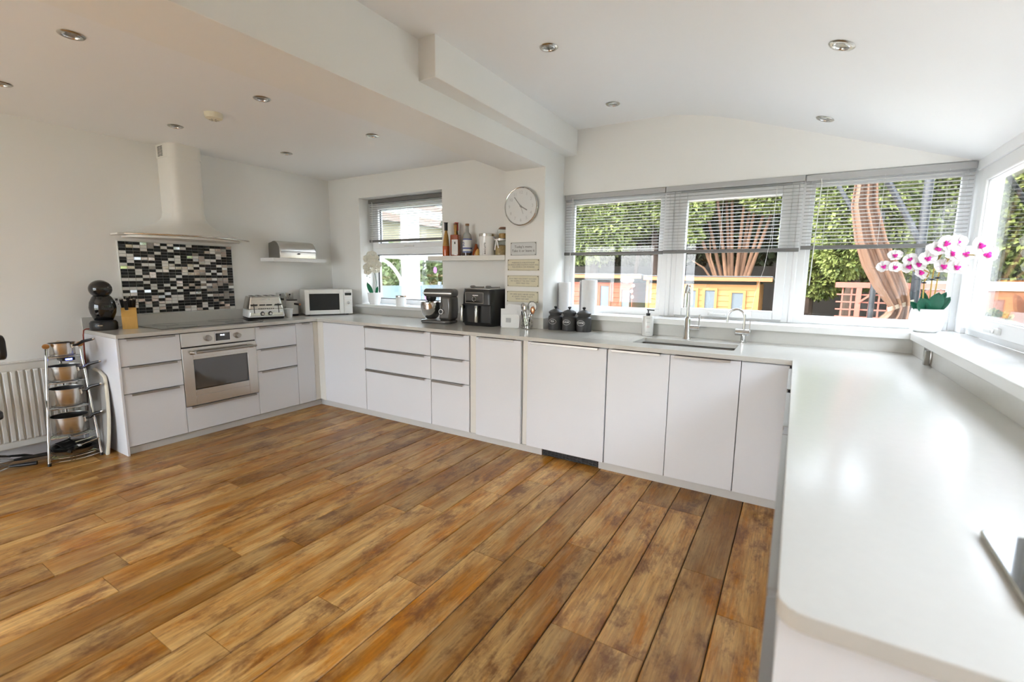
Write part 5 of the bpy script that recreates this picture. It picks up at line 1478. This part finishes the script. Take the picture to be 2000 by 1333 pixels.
def plaque(label, cx, cz, w, h, m, ink, lines, size, italic=0.0):
    t = thing('plaque', label, 'plaque', (cx, YP, cz), 0, 'plaques under the clock')
    MB().box(-w / 2, -0.006, -h / 2, w / 2, 0, h / 2).obj('board', m, t, 0.002)
    MB().frame(-w / 2 + 0.004, -h / 2 + 0.004, w / 2 - 0.004, h / 2 - 0.004, 0.0018, -0.0068, -0.005).obj('border_line', 'ink_soft', t)
    for sx_ in (-1, 1):
        for sz_ in (-1, 1):
            MB().cyl((sx_ * (w / 2 - 0.009), -0.005, sz_ * (h / 2 - 0.009)), (sx_ * (w / 2 - 0.009), -0.0075, sz_ * (h / 2 - 0.009)), 0.004, n=8).obj('corner_mark', 'ink', t)
    text_mesh('lettering', '\n'.join(lines), size, ink, t, (0, -0.0064, 0), (H90, 0, 0), 0.0004, shear=italic, line=1.15, spacing=1.05)
plaque('pale grey plaque reading Today\'s menu, directly under the clock', 2.090, 1.572, 0.253, 0.112, 'plaque_grey', 'ink', ["Today's menu", 'Take it or leave it'], 0.029)
plaque('cream plaque about marriage, second below the clock', 2.091, 1.437, 0.312, 0.096, 'plaque_cream', 'ink_soft', ['MARRIAGE IS A RELATIONSHIP', 'IN WHICH ONE IS ALWAYS RIGHT AND', 'THE OTHER IS THE HUSBAND'], 0.0158)
plaque('cream plaque beginning IF AT FIRST, third below the clock', 2.089, 1.300, 0.312, 0.096, 'plaque_cream', 'ink_soft', ["IF AT FIRST YOU DON'T SUCCEED", 'TRY DOING IT THE WAY YOUR', 'WIFE TOLD YOU'], 0.0165)
plaque('cream plaque beginning MY WIFE, lowest above the utensil basket', 2.086, 1.166, 0.312, 0.096, 'plaque_cream', 'ink_soft', ['MY WIFE SAYS I NEVER LISTEN', "AT LEAST I THINK THAT'S", 'WHAT SHE SAID'], 0.0170)

# ------------------------------------------------------------------ ceiling fittings
def downlight(label, loc, group, tilt=0.0):
    t = thing('downlight', label, 'downlight', loc, 0, group, (0, tilt, 0))
    MB().lathe([(0.030, 0.0), (0.047, 0.0), (0.050, -0.002), (0.046, -0.006), (0.036, -0.008), (0.033, -0.006), (0.030, 0.0)], 32).obj('bezel', 'nickel', t, ang=50)
    MB().lathe([(0.033, -0.006), (0.029, -0.008), (0.026, -0.004), (0.026, 0.0), (0.033, 0.0)], 32).obj('inner_ring', 'chrome', t, ang=50)
    MB().lathe([(0, -0.0015), (0.0262, -0.0015), (0.0262, 0.0), (0, 0.0)], 24).obj('lamp_lens', 'plate_back', t)
    return t
for x, y, lab in ((0.14, -2.08, 'steel downlight in the low ceiling on the radiator side'), (0.14, -1.20, 'steel downlight in the low ceiling in front of the hood chimney'), (0.14, -0.33, 'steel downlight in the low ceiling above the toaster'),
                  (1.225, -2.08, 'steel downlight beside the beam, farthest from the deep window'), (1.225, -1.20, 'steel downlight in the low ceiling between smoke alarm and beam'), (1.225, -0.33, 'steel downlight beside the beam, closest to the deep window')):
    downlight(lab, (x, y, 2.400), 'downlights in the low ceiling')
for x, y, lab in ((2.844, -0.55, 'steel downlight in the level ceiling near the boxed end of the beam trim'), (2.862, 0.436, 'steel downlight in the level ceiling closest to the wall clock')):
    downlight(lab, (x, y, 2.580), 'downlights beside the beam')
sl_ = math.atan(0.33)
for x, y, lab in ((4.18, -0.53, 'steel downlight in the sloping ceiling, farther from the blinds'), (4.165, 0.52, 'steel downlight in the sloping ceiling just above the blinds')):
    downlight(lab, (x, y, 2.58 - 0.33 * (x - 3.32)), 'downlights in the slope', sl_)
sa = thing('smoke_alarm', 'yellowed round smoke alarm on the low ceiling', 'smoke alarm', (0.672, -1.204, 2.400))
MB().lathe([(0, -0.042), (0.030, -0.042), (0.050, -0.032), (0.056, -0.012), (0.056, 0), (0, 0)], 32).obj('case', 'cream_plastic', sa, ang=40)
for i in range(6):
    a = i * PI / 3
    MB().bar((0.012 * math.cos(a), 0.012 * math.sin(a), -0.043), (0.030 * math.cos(a), 0.030 * math.sin(a), -0.042), 0.004, 0.002).obj('vent_slot', 'ink_soft', sa)
# ------------------------------------------------------------------ garden
import numpy as np
GZ = -0.6
struct('ground_lawn', MB().box(-40, -30, GZ - 0.2, 45, 45, GZ), 'lawn')
struct('bounce_paving', MB().box(0.9, 1.02, GZ, 9.0, 6.0, GZ + 0.02).box(5.12, -14, GZ, 11.0, 1.02, GZ + 0.02).box(-8, -14, GZ, 5.12, -5.75, GZ + 0.02), 'patio_stone')  # paving extended round the house to bounce neutral light indoors

def foliage(name, m_, parent, blobs, n, size, seed, flat=0.35, kind='stuff'):
    rg = np.random.default_rng(seed)
    cs = np.array([b[0] for b in blobs], float); rs = np.array([b[1] for b in blobs], float)
    wts = (rs[:, 0] * rs[:, 1] + rs[:, 1] * rs[:, 2] + rs[:, 0] * rs[:, 2]); wts /= wts.sum()
    k = rg.choice(len(blobs), n, p=wts)
    d = rg.normal(size=(n, 3)); d /= np.linalg.norm(d, axis=1)[:, None]
    rad = 1.0 - np.abs(rg.normal(0, 0.16, n))
    p = cs[k] + d * rs[k] * rad[:, None]
    out = d * 0.9 + rg.normal(0, 0.45, (n, 3)); out[:, 2] += 0.15
    out /= np.linalg.norm(out, axis=1)[:, None]
    sd_ = np.cross(out, rg.normal(size=(n, 3))); sd_ /= np.linalg.norm(sd_, axis=1)[:, None] + 1e-9
    L_ = size * rg.uniform(0.6, 1.3, n)[:, None]
    v = np.empty((n, 4, 3))
    v[:, 0] = p; v[:, 1] = p + out * L_ * 0.5 + sd_ * L_ * flat; v[:, 2] = p + out * L_ - np.array([0, 0, 1]) * L_ * 0.15; v[:, 3] = p + out * L_ * 0.5 - sd_ * L_ * flat
    me_ = bpy.data.meshes.new(name)
    me_.from_pydata(v.reshape(-1, 3).tolist(), [], np.arange(n * 4).reshape(n, 4).tolist())
    me_.materials.append(MATS[m_])
    o = link(name, me_, parent)
    if kind: o['kind'] = kind
    return o

def tree(label, x, y, stems, blobs, n, size, seed, leafm='conifer', bark='bark', group='garden trees'):
    t = thing('tree', label, 'tree', (x, y, GZ), 0, group)
    for pts, r0_, r1_ in stems:
        k = len(pts)
        MB().tube(pts, [r0_ + (r1_ - r0_) * i / (k - 1) for i in range(k)], 9).obj('trunk', bark, t)
    foliage('crown', leafm, t, blobs, n, size, seed)
    return t
tree('dense light green conifer rising behind the red shed', -1.6, 11.0,
     [([(0.2, 0, 0), (0.15, 0, 1.5), (0.3, 0, 3.0), (0.2, 0.1, 5)], 0.17, 0.08)],
     [((-1.4, 0, 3.9), (1.5, 1.2, 1.7)), ((0.2, 0.1, 4.2), (1.3, 1.2, 1.9)), ((-0.6, -0.5, 5.6), (1.6, 1.2, 1.5)), ((-2.4, 0.2, 3.4), (1.0, 1.0, 1.1)), ((0.9, -0.3, 3.5), (0.8, 0.8, 0.9)), ((-1.6, -0.5, 2.75), (1.3, 0.8, 0.75)), ((-0.1, -0.4, 2.95), (0.9, 0.7, 0.6))], 48000, 0.124, 1)
tree('conifer with a bare pale trunk standing between the two sheds', 0.55, 11.3,
     [([(0, 0, 0), (-0.05, 0, 1.6), (-0.15, 0, 2.6), (-0.25, 0, 4.6)], 0.16, 0.07), ([(-0.05, 0, 1.6), (0.22, 0, 2.3), (0.4, 0, 3.3), (0.5, 0, 4.4)], 0.10, 0.05), ([(-0.75, 0, 0), (-0.72, 0, 1.8), (-0.6, 0, 3.2)], 0.08, 0.05)],
     [((-0.2, 0.0, 4.6), (1.3, 1.0, 1.3)), ((0.55, -0.2, 3.95), (0.8, 0.8, 0.75)), ((-0.9, -0.2, 3.9), (0.9, 0.8, 0.9)), ((0.2, 0, 5.8), (1.3, 1.2, 1.2))], 33600, 0.118, 2)
tree('many-stemmed bare-legged tree fanning out behind the yellow shed', 2.6, 11.4,
     [([(dx * 0.25, dy * 0.2, 0), (dx * 0.3, dy * 0.3, 1.6), (dx * 0.7, dy * 0.5, 2.8), (dx * 1.3, dy * 0.8, 4.6)], 0.075, 0.03) for dx, dy in ((-1.2, 0), (-0.85, 0.3), (-0.5, -0.2), (-0.2, 0.2), (0.1, -0.1), (0.35, 0.2), (0.6, 0), (0.8, -0.2), (-0.35, 0.5), (0.22, 0.4))] +
     [([(-0.3, -0.2, 1.5), (-0.75, -0.4, 2.2), (-1.05, -0.5, 2.4)], 0.035, 0.015), ([(-0.4, -0.3, 1.9), (-0.6, -0.4, 2.5), (-0.65, -0.4, 3.0)], 0.03, 0.015)],
     [((-0.6, 0.2, 5.0), (1.6, 1.2, 0.9)), ((0.9, 0.2, 4.9), (1.3, 1.1, 0.9)), ((-1.1, -1.0, 3.75), (0.55, 0.5, 0.42)), ((-1.25, -1.0, 4.2), (0.6, 0.5, 0.35)), ((0.75, -0.6, 4.05), (0.65, 0.6, 0.45)), ((-0.95, -1.0, 3.05), (0.22, 0.22, 0.16))], 31200, 0.112, 3, 'conifer', 'bark_red')
tree('green conifer column at the far end of the yellow shed', 4.35, 10.6,
     [([(0, 0, 0), (0, 0, 3), (0.1, 0, 6)], 0.14, 0.05)],
     [((-0.05, 0, 3.1), (0.62, 0.7, 1.1)), ((0.1, 0, 4.6), (0.7, 0.7, 1.3)), ((0.25, -0.1, 2.2), (0.6, 0.6, 0.7))], 21600, 0.112, 4)
tree('broad bushy conifer with a dark trunk beside the trellis', 5.30, 9.4,
     [([(-0.28, 0, 0), (-0.25, 0, 1.2), (-0.1, 0, 2.6), (0, 0, 4.5)], 0.16, 0.06)],
     [((-0.3, 0, 2.75), (0.62, 0.8, 0.8)), ((0.3, 0.3, 3.0), (0.7, 0.8, 1.0)), ((-0.1, 0, 4.0), (1.0, 1.0, 1.1)), ((0.7, 0.5, 2.3), (0.5, 0.6, 0.55)), ((-0.55, -0.1, 3.5), (0.6, 0.7, 0.8))], 36000, 0.093, 5)
tree('tall light green hedge tree behind the gazebo curtain', 7.2, 10.5,
     [([(0, 0, 0), (0, 0, 2.5), (0, 0, 6)], 0.16, 0.06)],
     [((-0.7, 0, 3.2), (1.0, 1.0, 1.5)), ((0.6, -0.2, 3.4), (1.1, 1.0, 1.7)), ((0, 0, 5.2), (1.5, 1.2, 1.3)), ((-1.2, 0.4, 2.4), (0.8, 0.8, 0.9))], 40800, 0.112, 6)
tree('yellowish hedge tree near the garden corner', 9.6, 11.5,
     [([(0, 0, 0), (0, 0, 2.5), (0, 0, 5)], 0.16, 0.06)],
     [((-0.6, 0, 3.0), (1.2, 1.0, 1.5)), ((0.7, -0.2, 3.2), (1.3, 1.0, 1.6)), ((0, 0, 4.6), (1.4, 1.2, 1.2))], 33600, 0.118, 7, 'shrub')
hg = thing('hedge', 'tall dark evergreen hedge closing the garden at the back', 'hedge', (2.0, 15.0, GZ))
foliage('foliage', 'conifer_dark', hg, [((-11 + i * 1.6, (i % 2) * 0.4, zz), (1.5, 0.9, 2.2)) for i in range(16) for zz in (1.4, 4.4 + 0.3 * math.sin(i * 2.1))], 60000, 0.30, 8)
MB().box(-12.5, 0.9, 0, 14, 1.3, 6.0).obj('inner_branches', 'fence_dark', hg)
fn = thing('garden_fence', 'dark brown board fence behind the trees', 'fence', (2.0, 13.4, GZ))
for i in range(9):
    MB().box(-8 + i * 1.9, 0, 0.02, -6.12 + i * 1.9, 0.03, 2.3).obj('fence_panel', 'fence_dark', fn)
    MB().box(-8.06 + i * 1.9, -0.04, 0, -7.96 + i * 1.9, 0.04, 2.4).obj('post', 'fence_dark', fn)

def shed(label, x0, x1, y, depth, eave, m_, wins, side_m, lamp=False):
    t = thing('garden_shed', label, 'shed', (x0, y, GZ), 0, 'sheds at the end of the garden')
    w = x1 - x0; H_ = eave - GZ
    MB().box(0.03, 0.03, 0, w - 0.03, depth - 0.03, H_ - 0.05).obj('inner_wall', 'dark_gap', t)
    bh = 0.12
    nb = int((H_ - 0.10) / bh)
    fm = MB().add([(0, 0, 0), (w, 0, 0), (w, 0.03, 0), (0, 0.03, 0), (0, 0.012, bh - 0.004), (w, 0.012, bh - 0.004), (w, 0.03, bh - 0.004), (0, 0.03, bh - 0.004)],
                  [(0, 3, 2, 1), (4, 5, 6, 7), (0, 1, 5, 4), (1, 2, 6, 5), (2, 3, 7, 6), (3, 0, 4, 7)]).mesh('board', m_, None)
    sm_ = MB().add([(0, 0, 0), (0, depth, 0), (-0.03, depth, 0), (-0.03, 0, 0), (-0.012, 0, bh - 0.004), (-0.012, depth, bh - 0.004), (-0.03, depth, bh - 0.004), (-0.03, 0, bh - 0.004)],
                   [(0, 1, 2, 3), (7, 6, 5, 4), (0, 4, 5, 1), (1, 5, 6, 2), (2, 6, 7, 3), (3, 7, 4, 0)]).mesh('board', m_, None)
    for i in range(nb):
        link('board', fm, t, 0, (0, -0.0, i * bh))
        link('board', sm_, t, 0, (w, 0, i * bh))
    for x in (0.0, w):
        MB().box(x - 0.04, -0.03, 0, x + 0.02, 0.03, H_ - 0.08).obj('corner_post', side_m, t)
    MB().box(-0.08, -0.16, H_ - 0.10, w + 0.25, -0.13, H_ - 0.01).obj('fascia', 'shed_trim', t)
    MB().add([(-0.08, -0.16, H_ - 0.02), (w + 0.25, -0.16, H_ - 0.02), (w + 0.25, depth + 0.1, H_ - 0.16), (-0.08, depth + 0.1, H_ - 0.16), (-0.08, -0.16, H_ + 0.01), (w + 0.25, -0.16, H_ + 0.01), (w + 0.25, depth + 0.1, H_ - 0.12), (-0.08, depth + 0.1, H_ - 0.12)],
             [(0, 3, 2, 1), (4, 5, 6, 7), (0, 1, 5, 4), (1, 2, 6, 5), (2, 3, 7, 6), (3, 0, 4, 7)]).obj('roof', 'roof_felt', t)
    for xa, xb, za, zb in wins:
        f_ = MB().frame(xa - x0 - 0.045, za - GZ - 0.045, xb - x0 + 0.045, zb - GZ + 0.045, 0.05, -0.03, 0.015).obj('window', side_m, t)
        MB().box(xa - x0, -0.005, za - GZ, xb - x0, 0.004, zb - GZ).obj('pane', 'shed_glass', f_)
    return t
r_ = shed('red-brown timber shed with two slim windows and an oval sign', -1.9, 0.76, 8.0, 1.9, 1.40, 'shed_red', [(-0.02, 0.21, 0.3, 1.12), (0.52, 0.74 - 0.02, 0.2, 1.03)], 'shed_red')
MB().prism([(0.155 * math.cos(i * PI / 12), 0.075 * math.sin(i * PI / 12)) for i in range(24)], 'y', -0.03, -0.005).obj('oval_sign', 'label_white', r_, loc=(2.54, -0.01, 1.87))
MB().prism([(0.07 * math.cos(i * PI / 12), 0.05 * math.sin(i * PI / 12)) for i in range(24)], 'y', -0.03, -0.005).obj('round_plate', 'label_white', r_, loc=(2.83 - 0.22, -0.16, 1.88))
for i in range(4):
    MB().ell((2.70 + (i % 2) * 0.03, -0.10 - 0.02 * i, 1.86 - i * 0.13), (0.035, 0.035, 0.04), 10, 8).obj('hanging_lamp', 'petal_cream', r_)
shed('honey-coloured timber shed with three slim windows', 1.13, 3.42, 8.05, 1.9, 1.37, 'shed_yellow', [(2.00, 2.20, 0.2, 1.06), (2.38, 2.59, 0.2, 1.07), (2.92, 3.15, 0.2, 1.03)], 'shed_yellow')

# gazebo with a tied-back curtain
gz = thing('gazebo', 'dark metal framed gazebo standing outside the corner window', 'gazebo', (6.35, 5.8, GZ))
for x, y in ((-1.08, -1.75), (1.1, -1.75), (-1.08, 1.75), (1.1, 1.75)):
    MB().tube([(x, y, 0.0), (x, y, 3.12)], 0.045, 12).obj('post', 'gazebo_metal', gz)
    MB().tube([(x, y, 2.35), (x - 0.33, y, 3.0), (x - 0.75, y, 3.75)], 0.035, 8).obj('brace', 'gazebo_metal', gz)
for a, b in (((-1.08, -1.75), (1.1, -1.75)), ((-1.08, 1.75), (1.1, 1.75)), ((-1.08, -1.75), (-1.08, 1.75)), ((1.1, -1.75), (1.1, 1.75))):
    MB().tube([(*a, 3.75), (*b, 3.75)], 0.03, 8).obj('top_rail', 'gazebo_metal', gz)
MB().add([(-1.25, -1.9, 3.75), (1.27, -1.9, 3.75), (1.27, 1.9, 3.75), (-1.25, 1.9, 3.75), (0, 0, 4.4), (-1.25, -1.9, 3.77), (1.27, -1.9, 3.77), (1.27, 1.9, 3.77), (-1.25, 1.9, 3.77), (0, 0, 4.42)],
         [(0, 4, 1), (1, 4, 2), (2, 4, 3), (3, 4, 0), (5, 6, 9), (6, 7, 9), (7, 8, 9), (8, 5, 9), (0, 1, 6, 5), (1, 2, 7, 6), (2, 3, 8, 7), (3, 0, 5, 8)]).obj('canopy', 'curtain', gz)
cu2 = thing('gazebo_curtain', 'brown outdoor curtain tied back to the gazebo post', 'curtain', (5.0, 3.93, GZ))
LV = [(3.1, 4.62, 4.74), (2.2, 4.57, 4.82), (1.8, 4.64, 4.94), (1.5, 4.74, 5.08), (1.25, 4.87, 5.18), (1.10, 4.98, 5.21), (1.02, 5.04, 5.21), (0.94, 5.00, 5.21), (0.80, 4.86, 5.20), (0.3, 4.80, 5.21), (-0.58, 4.78, 5.22)]
cm_ = MB(); NN = 40
lv2 = []
for (za, la, ra), (zb, lb, rb_) in zip(LV[:-1], LV[1:]):
    for k in range(5):
        t = k / 5.0
        lv2.append((za + (zb - za) * t, la + (lb - la) * t, ra + (rb_ - ra) * t))
lv2.append(LV[-1])
for z, l, r in lv2:
    for i in range(NN + 1):
        u = i / NN
        amp = 0.05
        cm_.v.append((l + (r - l) * u - 5.0, amp * math.sin(u * PI * 5.3 + 0.5) + 0.02 * math.sin(u * PI * 11 + z * 0.8 + 1), z - GZ))
for k in range(len(lv2) - 1):
    for i in range(NN):
        cm_.f.append([k * (NN + 1) + i, k * (NN + 1) + i + 1, (k + 1) * (NN + 1) + i + 1, (k + 1) * (NN + 1) + i]); cm_.mi.append(0)
solid(cm_.obj('drape', 'curtain', cu2, ang=80, recalc=False), 0.004)
MB().bar((0.02, -0.07, 1.60), (0.275, 0.09, 1.70), 0.012, 0.045).obj('tieback', 'tieback', cu2)

# trellis, wall, shrubs further right
trl = thing('trellis', 'pinkish red timber trellis with a top rail behind the curtain', 'trellis', (4.78, 7.9, GZ))
MB().box(-0.05, -0.05, 1.78, 1.6, 0.05, 1.88).obj('top_rail', 'trellis_pink', trl)
for x in (0.28, 0.95, 1.55):
    MB().box(x, -0.045, 0, x + 0.08, 0.045, 1.80).obj('post', 'trellis_pink', trl)
for i in range(11):
    MB().box(0.06 + i * 0.14, -0.012, 0.0, 0.085 + i * 0.14, 0.012, 1.78).obj('lath', 'trellis_pink', trl)
for i in range(12):
    MB().box(-0.02, -0.02, 0.10 + i * 0.14, 1.6, 0.0, 0.125 + i * 0.14).obj('rail', 'trellis_pink', trl)
MB().bar((0.32, -0.03, 1.50), (0.62, -0.03, 1.76), 0.03, 0.05, (0, 1, 0)).obj('brace', 'trellis_pink', trl)
gw = thing('garden_wall', 'red brick garden wall with a white coping beyond the gazebo', 'wall', (6.3, 9.3, GZ))
MB().box(0, 0, 0, 2.4, 0.2, 1.75).obj('brickwork', 'brick', gw)
MB().box(-0.03, -0.03, 1.75, 2.43, 0.23, 1.92).obj('coping', 'render_white', gw)
os_ = thing('playhouse', 'small orange timber playhouse past the brick wall', 'playhouse', (7.78, 7.6, GZ))
MB().box(0, 0, 0, 1.5, 1.4, 1.75).obj('walls', 'shed_yellow', os_)
MB().prism([(-0.1, 1.72), (1.6, 1.72), (0.75, 2.25)], 'y', -0.1, 1.5).obj('roof', 'shed_red', os_)
MB().box(0.2, -0.02, 0.1, 0.7, 0.0, 1.45).obj('door', 'gazebo_metal', os_)
for x, y, s_, lab in ((6.9, 8.3, 0.75, 'low twiggy shrub in front of the brick wall'), (5.0, 8.5, 0.55, 'yellow-green shrub growing through the trellis')):
    sh = thing('shrub', lab, 'shrub', (x, y, GZ), 0)
    MB().tube([(0, 0, 0), (0.03, 0, 0.4 * s_), (0.0, 0, 0.9 * s_)], [0.03, 0.02, 0.01], 7).obj('stem', 'bark', sh)
    foliage('leaves', 'shrub', sh, [((0, 0, 0.9 * s_), (0.55 * s_, 0.5 * s_, 0.8 * s_)), ((0.2 * s_, 0, 1.4 * s_), (0.4 * s_, 0.4 * s_, 0.5 * s_))], 2500, 0.09, int(x * 10))

# conservatory outside the deep window
cv = thing('conservatory', 'white framed conservatory outside the deep window', 'conservatory', (-1.2, 1.0, GZ))
MB().box(-0.1, 0.0, 0, 2.0, 3.5, 0.55).obj('floor_slab', 'patio_stone', cv)
def post(x, y, w=0.08, z1=2.95):
    MB().box(x - w / 2, y - w / 2, 0.55, x + w / 2, y + w / 2, z1).obj('post', 'upvc', cv, 0.006)
for y, w in ((0.1, 0.08), (0.85, 0.07), (1.58, 0.16), (1.76, 0.08), (2.6, 0.08), (3.4, 0.10)):
    post(0, y, w)
for x in (0.65, 1.3, 1.92):
    post(x, 3.4)
for z0_, z1_ in ((0.55, 0.72), (2.18, 2.32), (2.86, 2.98)):
    MB().box(-0.035, 0.1, z0_, 0.035, 3.4, z1_).obj('rail', 'upvc', cv, 0.004)
    MB().box(0, 3.365, z0_, 1.92, 3.435, z1_).obj('rail', 'upvc', cv, 0.004)
for ya, yb in ((0.14, 0.815), (0.885, 1.50), (1.80, 2.56), (2.64, 3.35)):
    MB().box(-0.004, ya, 0.72, 0.004, yb, 2.18).obj('pane', 'pane_glass', cv)
    MB().box(-0.004, ya, 2.32, 0.004, yb, 2.86).obj('pane', 'pane_glass', cv)
for i in range(3):
    MB().box(0.04 + i * 0.65, 3.396, 0.72, 0.61 + i * 0.65, 3.404, 2.18).obj('pane', 'pane_glass', cv)
for i in range(4):
    x = 0.0 + i * 0.62
    MB().bar((x, -0.04, 3.42), (x, 3.45, 2.96), 0.05, 0.06).obj('rafter', 'upvc', cv)
for k, (x, z) in enumerate(((0.35, 1.9), (0.12, 1.45), (0.28, 1.2))):
    MB().prism([(0.045 * math.cos(i * PI / 8), 0.055 * math.sin(i * PI / 8)) for i in range(16)], 'x', 0.006, 0.009).obj('window_sticker', 'decal_purple', cv, loc=(0, 1.86 + x, z + 0.12))
wc = thing('wicker_chair', 'grey wicker armchair inside the conservatory', 'chair', (-0.25, 2.75, GZ + 0.55), math.radians(200))
MB().prism(rrect(-0.33, -0.33, 0.33, 0.33, 0.1, 5), 'z', 0.05, 0.40).obj('seat_base', 'wicker', wc, 0.03)
MB().prism([(0.36 * math.cos(PI * i / 14), 0.36 * math.sin(PI * i / 14)) for i in range(15)] + [(-0.28, 0.0)] + [(0.28 * math.cos(PI - PI * i / 14), 0.28 * math.sin(PI - PI * i / 14)) for i in range(15)], 'z', 0.35, 1.18).obj('back', 'wicker', wc, 0.02)
MB().prism(rrect(-0.27, -0.30, 0.27, 0.25, 0.06, 4), 'z', 0.40, 0.52).obj('cushion', 'cushion_blue', wc, 0.03)
for x in (-0.26, 0.26):
    for y in (-0.26, 0.26):
        MB().cyl((x, y, 0), (x, y, 0.08), 0.025, n=10).obj('foot', 'wicker', wc)
bf = thing('garden_fence', 'blue-grey slatted fence along the lawn beyond the conservatory', 'fence', (-6.2, 3.0, GZ))
for i in range(12):
    MB().box(0, i * 0.9, 0, 0.03, i * 0.9 + 0.86, 1.6).obj('fence_panel', 'cushion_blue', bf)
    MB().box(-0.03, i * 0.9 - 0.06, 0, 0.05, i * 0.9 + 0.02, 1.7).obj('post', 'cushion_blue', bf)
hl = thing('hedge', 'sunlit pale green hedge beyond the blue-grey fence', 'hedge', (-12.0, 9.0, GZ))
foliage('foliage', 'lawn', hl, [((0.2 * (i % 2), -6 + i * 2.0, 1.4), (1.2, 1.5, 1.9)) for i in range(9)], 12000, 0.280, 15)
arch = MB().tube([(-2.2 + 0.0, 2.9 + 0.9 * math.cos(a * PI / 24), GZ + 0.2 + 2.0 * math.sin(a * PI / 24)) for a in range(25)], 0.03, 8).obj('garden_arch', 'upvc')
tag(arch, 'white metal garden hoop outside the conservatory', 'arch')
for i in range(3):
    MB().add([(0.03 + i * 0.62, 0.0, 3.44), (0.59 + i * 0.62, 0.0, 3.44), (0.59 + i * 0.62, 3.45, 2.985), (0.03 + i * 0.62, 3.45, 2.985), (0.03 + i * 0.62, 0.0, 3.45), (0.59 + i * 0.62, 0.0, 3.45), (0.59 + i * 0.62, 3.45, 2.995), (0.03 + i * 0.62, 3.45, 2.995)],
             [(0, 3, 2, 1), (4, 5, 6, 7), (0, 1, 5, 4), (1, 2, 6, 5), (2, 3, 7, 6), (3, 0, 4, 7)]).obj('roof_panel', 'roof_glass', cv)
nh = thing('house', 'beige rendered neighbouring house beyond the pale hedge', 'house', (-19.0, 12.0, GZ))
MB().box(0, 0, 0, 5.0, 12.0, 4.6).obj('wall', 'house_beige', nh)
MB().prism([(-0.4, 4.6), (5.4, 4.6), (2.5, 7.0)], 'y', -0.4, 12.4).obj('roof', 'house_roof', nh)
for i in range(4):
    w_ = MB().framex(1.2 + i * 2.8, 2.2, 2.5 + i * 2.8, 3.6, 0.09, 4.98, 5.06).obj('window', 'upvc', nh)
    MB().box(4.99, 1.25 + i * 2.8, 2.25, 5.02, 2.45 + i * 2.8, 3.55).obj('pane', 'shed_glass', w_)
hr = thing('hedge', 'long evergreen hedge added out of view on the right to cut sky light', 'hedge', (10.2, -1.0, GZ))  # out-of-view hedge, added to dim the sky light through the right window
foliage('foliage', 'conifer', hr, [((0.2 * (i % 2), -8 + i * 1.7, zz), (1.0, 1.4, 2.0)) for i in range(9) for zz in (1.3, 3.1 + 0.3 * math.sin(i * 1.7))], 34000, 0.20, 31)
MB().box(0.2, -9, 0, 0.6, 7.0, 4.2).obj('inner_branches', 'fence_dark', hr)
